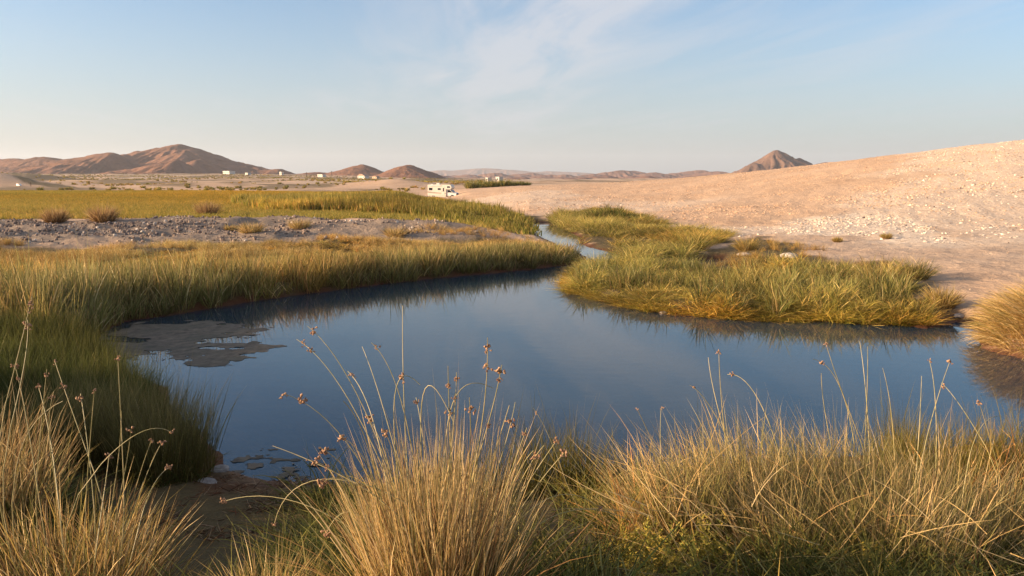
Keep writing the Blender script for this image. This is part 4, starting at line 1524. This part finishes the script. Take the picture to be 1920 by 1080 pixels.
# big tussock right: blades rooted on the bank itself, arching out over the water
tcx, tcy = tpos(1838, 14.2) + 2.6, 14.7
tus = empty('grass_tussock', (tcx, tcy, H(tcx, tcy)))
tag(tus, 'big rounded golden tussock hanging over the water at the right edge', 'tussock')
r = np.random.default_rng(880)
b_, a_0 = disc(9000, r, 1.0, .5)
b_[:, 0] *= 1.9
b_[:, 1] *= 1.5
dd_ = pond_d(b_[:, 0] + tcx, b_[:, 1] + tcy)
k_ = (dd_ > -.02)
b_, dd_ = b_[k_], dd_[k_]
b_[:, 2] = height(b_[:, 0] + tcx, b_[:, 1] + tcy) - tus.location.z
n = len(b_)
q_ = np.hypot(b_[:, 0] / 1.9, b_[:, 1] / 1.5)
az_ = np.arctan2(b_[:, 1], b_[:, 0]) + r.normal(0, .45, n)
rim = (1 - sstep(dd_, 0, .5))
le_ = (1.15 - .45 * q_ ** 2) * r.uniform(.65, 1.1, n) * (1 - .3 * rim)
ln_ = r.uniform(.05, .35, n) + .55 * q_ * r.uniform(.4, 1, n) + .35 * rim
cu_ = r.uniform(.3, 1.0, n) + .7 * q_
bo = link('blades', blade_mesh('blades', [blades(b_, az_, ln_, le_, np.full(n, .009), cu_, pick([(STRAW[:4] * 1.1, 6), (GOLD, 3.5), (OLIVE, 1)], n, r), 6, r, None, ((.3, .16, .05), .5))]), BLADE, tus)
bo['kind'] = 'stuff'

# shrubs
for i, (px, py, w_, lab) in enumerate([(104, 417, .95, 'rusty brown twiggy bush, leftmost on the gravel bank'), (194, 417, 1.1, 'rusty brown twiggy bush right of the leftmost one on the gravel bank'),
                                       (390, 404, 1.3, 'rusty brown twiggy bush alone in the meadow')]):
    p = hit(px, py)
    clump('bush', lab, 'bush', p[0], p[1], 700, w_ * .45, w_ * .85, [(RUST, 5), (STRAW, 3)], .018, (.1, 1.2), (-.1, .5), 900 + i, 3, .2, ((.42, .27, .13), .6), ((.12, .06, .03), .6), .9, None, 'brown bushes by the meadow')
for i, (px, py, w_, lab) in enumerate([(470, 436, .85, 'pale straw shrub on the gravel bank below the meadow bush'), (561, 428, .85, 'pale straw shrub topping the gravel bank right of its neighbour'), (432, 432, .5, 'small pale tuft left of the straw shrubs on the gravel'),
                                       (742, 444, .8, 'pale yellow tuft beside the dark gravel heap')]):
    p = hit(px, py)
    clump('bush', lab, 'bush', p[0], p[1], 520, w_ * .5, w_ * .6, [(STRAW, 5), (GOLD, 2), (OLIVE, 1)], .016, (.1, 1.3), (.1, .8), 910 + i, 3, .25, None, None, .9, None, 'pale shrubs on the gravel bank')
for i, (px, py, w_, pal, lab) in enumerate([
        (1662, 448, .26, GOLD, 'small yellow tuft below the white salt crust'), (1570, 454, .22, GOLD, 'low golden tuft on the sand left below the salt crust'),
        (1712, 524, .62, OLIVE, 'rounded olive shrub casting a dark shadow on the sand'), (1648, 536, .65, GOLD, 'golden shrub at the back of the spit next to the olive shrub'),
        (1562, 530, .6, OLIVE, 'olive shrub in the middle of the back row on the spit'), (1400, 470, .55, GOLD, 'golden tussock in front of the pale sand mound'),
        (1765, 575, .45, GOLD, 'low golden tussock at the sandy tail of the spit')]):
    p = hit(px, py)
    clump('shrub', lab, 'shrub', p[0], p[1], 620, w_ * .6, w_, [(pal, 5), (STRAW, 2), (GREEN, 1.5)], .010, (.1, 1.0), (.1, .9), 920 + i, 4, .22, None, ROOTR, .85, None, 'shrubs on the sand by the spit')
for i, (px, py, w_, lab) in enumerate([(1148, 412, 1.0, 'dark green shrub at the top of the creek bank'), (1120, 414, .8, 'green shrub left of the dark one on the creek bank'), (1170, 414, .7, 'brownish green shrub right of the dark one on the creek bank')]):
    p = hit(px, py)
    clump('shrub', lab, 'shrub', p[0], p[1], 520, w_ * .55, w_ * .95, [(DARKG, 5), (OLIVE, 2), (RUST, 1)], .022, (.05, .9), (.0, .6), 930 + i, 3, .22, None, None, .85, None, 'shrubs on the creek bank')
for i, (px, y, h) in enumerate([(886, 225, 2.0), (905, 232, 2.2), (925, 228, 1.7), (948, 236, 1.9), (968, 240, 1.4), (983, 240, 1.1)]):
    x = tpos(px, y)
    clump('shrub', ['bushy olive shrub next behind the motorhome cab', 'tallest olive shrub in the row behind the motorhome', 'olive shrub third from the motorhome in the row', 'olive shrub fourth from the motorhome in the row',
                    'low olive shrub near the end of the row behind the motorhome', 'smallest olive shrub ending the row behind the motorhome'][i], 'shrub', x, y, 420, 1.7, h,
          [(OLIVE, 5), (GREEN, 3), (GOLD, 1)], .14, (.1, 1.0), (0, .6), 940 + i, 2, .25, None, None, .8, None, 'shrubs behind the motorhome')

# ------------------------------------------------------------------ rocks
ROCK = stone_mat('pale_rock', (.34, .28, .23), (.52, .45, .38), False)
ROCKD = stone_mat('grey_rock', (.16, .14, .125), (.30, .26, .23), False)
for i, (px, py, s, m_, lab) in enumerate([
        (104, 1072, .16, ROCKD, 'grey stone at the bottom left edge of the path'), (412, 882, .24, ROCKD, 'largest grey stone lying at the head of the bare beach'),
        (388, 905, .2, ROCKD, 'small grey stone just below the larger beach stone'), (1244, 590, .22, ROCKD, 'flat grey stone at the waterline of the spit'),
        (1480, 482, .7, ROCK, 'pale sand coloured boulder lump behind the spit grass'), (1395, 478, .6, ROCK, 'pale boulder lump left of the other one behind the spit'),
        (1652, 602, .2, ROCK, 'pinkish stone on the red mud at the right end of the spit'), (1690, 604, .16, ROCK, 'smaller pinkish stone right of its neighbour on the red mud'),
        (1798, 598, .3, ROCKD, 'dark stone lying in the narrow inlet')]):
    p = hit(px, py)
    o = link('rock', stone_mesh('rock', 40 + i, 2, .5, .1), m_)
    o.location = (p[0], p[1], max(p[2], -.02))
    o.scale = (s, s, s * .8)
    o.rotation_euler = (0, 0, i * 1.3)
    tag(o, lab, 'rock', 'stones around the pond')


# ------------------------------------------------------------------ built things
def flat_mat(name, colr, rough=.6, spec=.3, nvar=.12, nscale=3):
    m, nt = new_mat(name)
    tcn = nd(nt, 'ShaderNodeTexCoord')
    nz = noise_n(nt, tcn.outputs['Object'], nscale, 4, .6)
    c = mixc(nt, nz, tuple(x * (1 - nvar) for x in colr), tuple(min(1, x * (1 + nvar)) for x in colr))
    bs = nd(nt, 'ShaderNodeBsdfPrincipled')
    bs.inputs['Roughness'].default_value = rough
    bs.inputs['Specular IOR Level'].default_value = spec
    nt.links.new(c, bs.inputs['Base Color'])
    o = nd(nt, 'ShaderNodeOutputMaterial')
    nt.links.new(bs.outputs[0], o.inputs[0])
    return m


M_CREAM = flat_mat('cream_paint', (.62, .57, .48), .45)
M_WHITE = flat_mat('white_paint', (.68, .66, .63), .4)
M_GLASS = flat_mat('dark_glass', (.012, .013, .015), .08, .5)
M_BLACK = flat_mat('black_rubber', (.02, .02, .02), .8)
M_STRIPE = flat_mat('brown_stripe', (.30, .20, .15), .5)
M_METAL = flat_mat('grey_metal', (.30, .30, .30), .35)
M_WALL = flat_mat('white_wall', (.5, .47, .42), .9)
M_WALL2 = flat_mat('ochre_wall', (.50, .36, .25), .9)
M_ROOFW = flat_mat('pale_roof', (.55, .52, .47), .8)
M_ROOFR = flat_mat('brown_roof', (.32, .20, .14), .8)
M_WOOD = flat_mat('weathered_wood', (.12, .085, .06), .9)


def box_mesh(name, x0, x1, y0, y1, z0, z1, bev=0.0):
    bm = bmesh.new()
    bmesh.ops.create_cube(bm, size=1)
    for v_ in bm.verts:
        v_.co = Vector((x0 + (v_.co.x + .5) * (x1 - x0), y0 + (v_.co.y + .5) * (y1 - y0), z0 + (v_.co.z + .5) * (z1 - z0)))
    if bev:
        bmesh.ops.bevel(bm, geom=bm.edges[:], offset=bev, segments=2, affect='EDGES')
    me = bpy.data.meshes.new(name)
    bm.to_mesh(me)
    bm.free()
    return me


def prism(name, prof, y0, y1, bev=0.0):
    """profile in x,z pushed along y"""
    bm = bmesh.new()
    f = bm.faces.new([bm.verts.new((x, y0, z)) for x, z in prof])
    e = bmesh.ops.extrude_face_region(bm, geom=[f])
    for v_ in e['geom']:
        if isinstance(v_, bmesh.types.BMVert):
            v_.co.y = y1
    bmesh.ops.recalc_face_normals(bm, faces=bm.faces[:])
    if bev:
        bmesh.ops.bevel(bm, geom=bm.edges[:], offset=bev, segments=2, affect='EDGES')
    me = bpy.data.meshes.new(name)
    bm.to_mesh(me)
    bm.free()
    return me


def wheel_mesh(name, rad, wd, sides=20):
    bm = bmesh.new()
    bmesh.ops.create_cone(bm, cap_ends=True, segments=sides, radius1=rad, radius2=rad, depth=wd)
    bmesh.ops.rotate(bm, verts=bm.verts[:], cent=(0, 0, 0), matrix=Matrix.Rotation(math.pi / 2, 3, 'X'))
    bmesh.ops.bevel(bm, geom=[e for e in bm.edges if len(e.link_faces) == 2 and abs(e.calc_face_angle(0)) > 1], offset=rad * .12, segments=2, affect='EDGES')
    me = bpy.data.meshes.new(name)
    bm.to_mesh(me)
    bm.free()
    return me


# motorhome: built along +x (nose), near side is -y
RVY = 180.0
rvx = tpos(806, RVY)
print('rv', H(rvx, RVY), H(rvx + 3, RVY))
rv = empty('motorhome', (rvx, RVY, H(rvx + 3, RVY) + .02), R(-13))
tag(rv, 'cream and white motorhome with a brown stripe parked beside the sandy hill', 'motorhome')
body = link('body', prism('body', [(0, .55), (4.3, .55), (4.3, 1.95), (5.35, 2.0), (5.62, 2.35), (5.45, 2.85), (5.2, 3.02), (0.08, 3.02), (0, 2.9)], -1.15, 1.15, .05), M_CREAM, rv)
cab = link('cab', prism('cab', [(4.32, .5), (6.55, .5), (6.62, .7), (6.6, 1.12), (6.4, 1.25), (5.75, 1.34), (5.28, 1.93), (4.32, 1.93)], -.98, .98, .05), M_WHITE, rv)
ws_ = link('windshield', prism('windshield', [(5.80, 1.36), (5.34, 1.92), (5.31, 1.90), (5.77, 1.34)], -.88, .88), M_GLASS, cab)
link('window', prism('window', [(4.62, 1.30), (5.5, 1.30), (5.12, 1.82), (4.62, 1.82)], -1.02, -.975), M_GLASS, cab)
link('window', prism('window', [(4.62, 1.30), (5.5, 1.30), (5.12, 1.82), (4.62, 1.82)], .975, 1.02), M_GLASS, cab)
dr_ = link('door', prism('door', [(4.50, .62), (5.55, .62), (5.55, 1.26), (4.50, 1.26)], -1.0, -.976), M_WHITE, cab)
link('bumper', box_mesh('bumper', 6.50, 6.78, -1.0, 1.0, .42, .66, .04), M_METAL, rv)
link('grille', box_mesh('grille', 6.60, 6.66, -.55, .55, .74, 1.06, .01), M_BLACK, rv)
for s in (-1, 1):
    link('headlight', box_mesh('headlight', 6.58, 6.66, s * .78 - .13, s * .78 + .13, .80, 1.04, .02), M_METAL, rv)
    mi = link('mirror', box_mesh('mirror', 5.42, 5.54, s * 1.18 - .10, s * 1.18 + .10, 1.25, 1.62, .02), M_BLACK, rv)
for x0, x1, z0, z1 in ((.32, 1.12, 1.78, 2.32), (2.35, 3.05, 1.84, 2.24), (3.55, 3.82, 1.5, 2.3), (4.55, 5.2, 2.3, 2.66)):
    wf = link('window', box_mesh('window', x0 - .06, x1 + .06, -1.17, -1.145, z0 - .06, z1 + .06, .008), M_WHITE, rv)
    link('pane', box_mesh('pane', x0, x1, -1.178, -1.168, z0, z1, .003), M_GLASS, wf)
dd = link('door', box_mesh('door', 3.25, 3.95, -1.168, -1.152, .72, 2.62, .006), M_CREAM, rv)
link('handle', box_mesh('handle', 3.30, 3.36, -1.20, -1.166, 1.45, 1.60, .006), M_BLACK, dd)
link('stripe', prism('stripe', [(.05, 1.34), (4.2, .98), (4.2, 1.08), (.05, 1.52)], -1.160, -1.148), M_STRIPE, rv)
link('stripe', prism('stripe', [(.05, 1.22), (3.2, .9), (3.2, .95), (.05, 1.30)], -1.160, -1.148), M_STRIPE, rv)
link('skirt', box_mesh('skirt', .12, 4.25, -1.12, 1.12, .34, .56, .02), M_CREAM, rv)
for x in (1.35, 5.65):
    for s in (-1, 1):
        w_o = link('wheel', wheel_mesh('wheel', .38, .24), M_BLACK, rv)
        w_o.location = (x, s * 1.0, .38)
        h_o = link('hub', wheel_mesh('hub', .2, .27, 14), M_METAL, w_o)
link('air_conditioner', box_mesh('air_conditioner', 1.75, 2.55, -.4, .4, 3.03, 3.30, .07), M_WHITE, rv)
link('roof_vent', box_mesh('roof_vent', .45, .9, -.25, .25, 3.03, 3.16, .03), M_WHITE, rv)
link('awning', box_mesh('awning', .55, 3.1, -1.29, -1.16, 2.72, 2.86, .03), M_WHITE, rv)
ld = bmesh.new()
for yy in (.5, .9):
    bmesh.ops.create_cube(ld, size=1, matrix=Matrix.Translation((-.10, yy, 2.2)) @ Matrix.Diagonal((.05, .05, 2.7, 1)))
for k in range(7):
    bmesh.ops.create_cube(ld, size=1, matrix=Matrix.Translation((-.10, .7, 1.1 + k * .34)) @ Matrix.Diagonal((.04, .4, .04, 1)))
lm = bpy.data.meshes.new('ladder')
ld.to_mesh(lm)
ld.free()
link('ladder', lm, M_METAL, rv)


# houses of the far settlement
def house(px, py, wpx, hpx, label, gable=True, wall=M_WALL, roofm=M_ROOFW, nwin=3, dist=None):
    p = hit(px, py) if dist is None else np.array([tpos(px, dist), dist, H(tpos(px, dist), dist)])
    D = p[1]
    w = wpx / F * D
    h = hpx / F * D
    dp = max(4.0, min(w * .6, 9))
    o = empty('house', (p[0], p[1], p[2] - .2), R(-38))
    tag(o, label, 'house', 'houses below the hills')
    wh = h * (.62 if gable else .86) + .2
    link('wall', box_mesh('wall', -w / 2, w / 2, 0, dp, 0, wh), wall, o)
    if gable:
        link('roof', prism('roof', [(-w / 2 - .3, wh + .003), (w / 2 + .3, wh + .003), (w * .18, h + .2), (-w * .18, h + .2)], -.3, dp + .3), roofm, o)
    else:
        link('roof', box_mesh('roof', -w / 2 - .2, w / 2 + .2, -.2, dp + .2, wh + .003, h + .2), roofm, o)
    for k in range(nwin):
        cx = -w / 2 + w * (k + .5) / nwin
        link('window', box_mesh('window', cx - .5, cx + .5, -.04, -.003, wh * .4, wh * .75), M_GLASS, o)
    link('door', box_mesh('door', -w * .08 - .4, -w * .08 + .4, -.05, -.004, .1, wh * .38), M_STRIPE, o)
    return o


for a in [(310, 323, 26, 5, 'long low white building at the foot of the red front spur', False, M_WALL, M_ROOFW, 6),
          (357, 324.5, 14, 5.5, 'white flat house left of the gabled hall', False, M_WALL, M_ROOFW, 3),
          (377, 324, 15, 9, 'tallest white gabled hall in the settlement', True, M_WALL, M_ROOFW, 3),
          (394, 325, 11, 5, 'small white house right of the gabled hall', True, M_WALL, M_ROOFW, 2),
          (424, 326.5, 21, 5.5, 'bright white oblong building at the right of the settlement', False, M_WALL, M_ROOFW, 5),
          (462, 328, 8, 4, 'tiny white hut below the falling ridge', False, M_WALL, M_ROOFW, 1),
          (526, 328.5, 6, 6, 'white hut at the very end of the long ridge', False, M_WALL, M_ROOFW, 1),
          (600, 332, 14, 5, 'white low house left of the twin cone hills', False, M_WALL, M_ROOFW, 2),
          (677, 335, 19, 8, 'white gabled house in front of the first cone hill', True, M_WALL, M_ROOFR, 3),
          (702, 335, 12, 5, 'reddish brown house between the two cone hills', True, M_WALL2, M_ROOFR, 2)]:
    house(*a)
for a in [(913, 5, 4, 'tiny white hut behind the shrub row'), (933, 8, 5, 'white hut right of the tiny one behind the shrub row')]:
    house(a[0], 0, a[1], a[2] + 3, a[3], False, M_WALL, M_ROOFW, 1, 520)
# parked white van far left
p = hit(36, 350)
vn = empty('van', (p[0], p[1], p[2]), R(-30))
vn.scale = [11 / F * p[1] / 4.6] * 3
print('van', p)
tag(vn, 'small white van parked under the shaded slope at the far left', 'van')
link('body', prism('body', [(-2.3, .35), (2.3, .35), (2.35, .95), (1.7, 1.1), (1.2, 1.95), (-2.25, 1.95)], -.9, .9, .06), M_WHITE, vn)
link('window', prism('window', [(.2, 1.15), (1.5, 1.15), (1.05, 1.75), (.2, 1.75)], -.93, -.903), M_GLASS, vn)
for x in (-1.4, 1.4):
    for sy in (-1, 1):
        w_o = link('wheel', wheel_mesh('wheel', .34, .2, 14), M_BLACK, vn)
        w_o.location = (x, sy * .82, .34)
# poles
for i, (px, py, hpx, lab) in enumerate([(347, 324, 10, 'thin wooden pole standing before the shadowed mountain flank'), (529, 329, 8, 'thin pole beside the hut at the ridge end'),
                                        (575, 332, 9, 'thin pole on the open plain left of the cone hills'), (622, 331, 10, 'thin pole before the low shoulder of the first cone hill'), (58, 350, 8, 'short pole just right of the white van')]):
    p = hit(px, py)
    hh_ = hpx / F * p[1]
    o = empty('utility_pole', (p[0], p[1], p[2] - .3))
    tag(o, lab, 'pole', 'poles on the plain')
    rp = .22 if p[1] > 500 else .08
    link('shaft', box_mesh('shaft', -rp, rp, -rp, rp, 0, hh_ + .3, rp * .4), M_WOOD, o)
    link('crossarm', box_mesh('crossarm', -hh_ * .14, hh_ * .14, -rp * 1.9, -rp * 1.05, hh_ * .9, hh_ * .9 + rp * 1.6), M_WOOD, o)
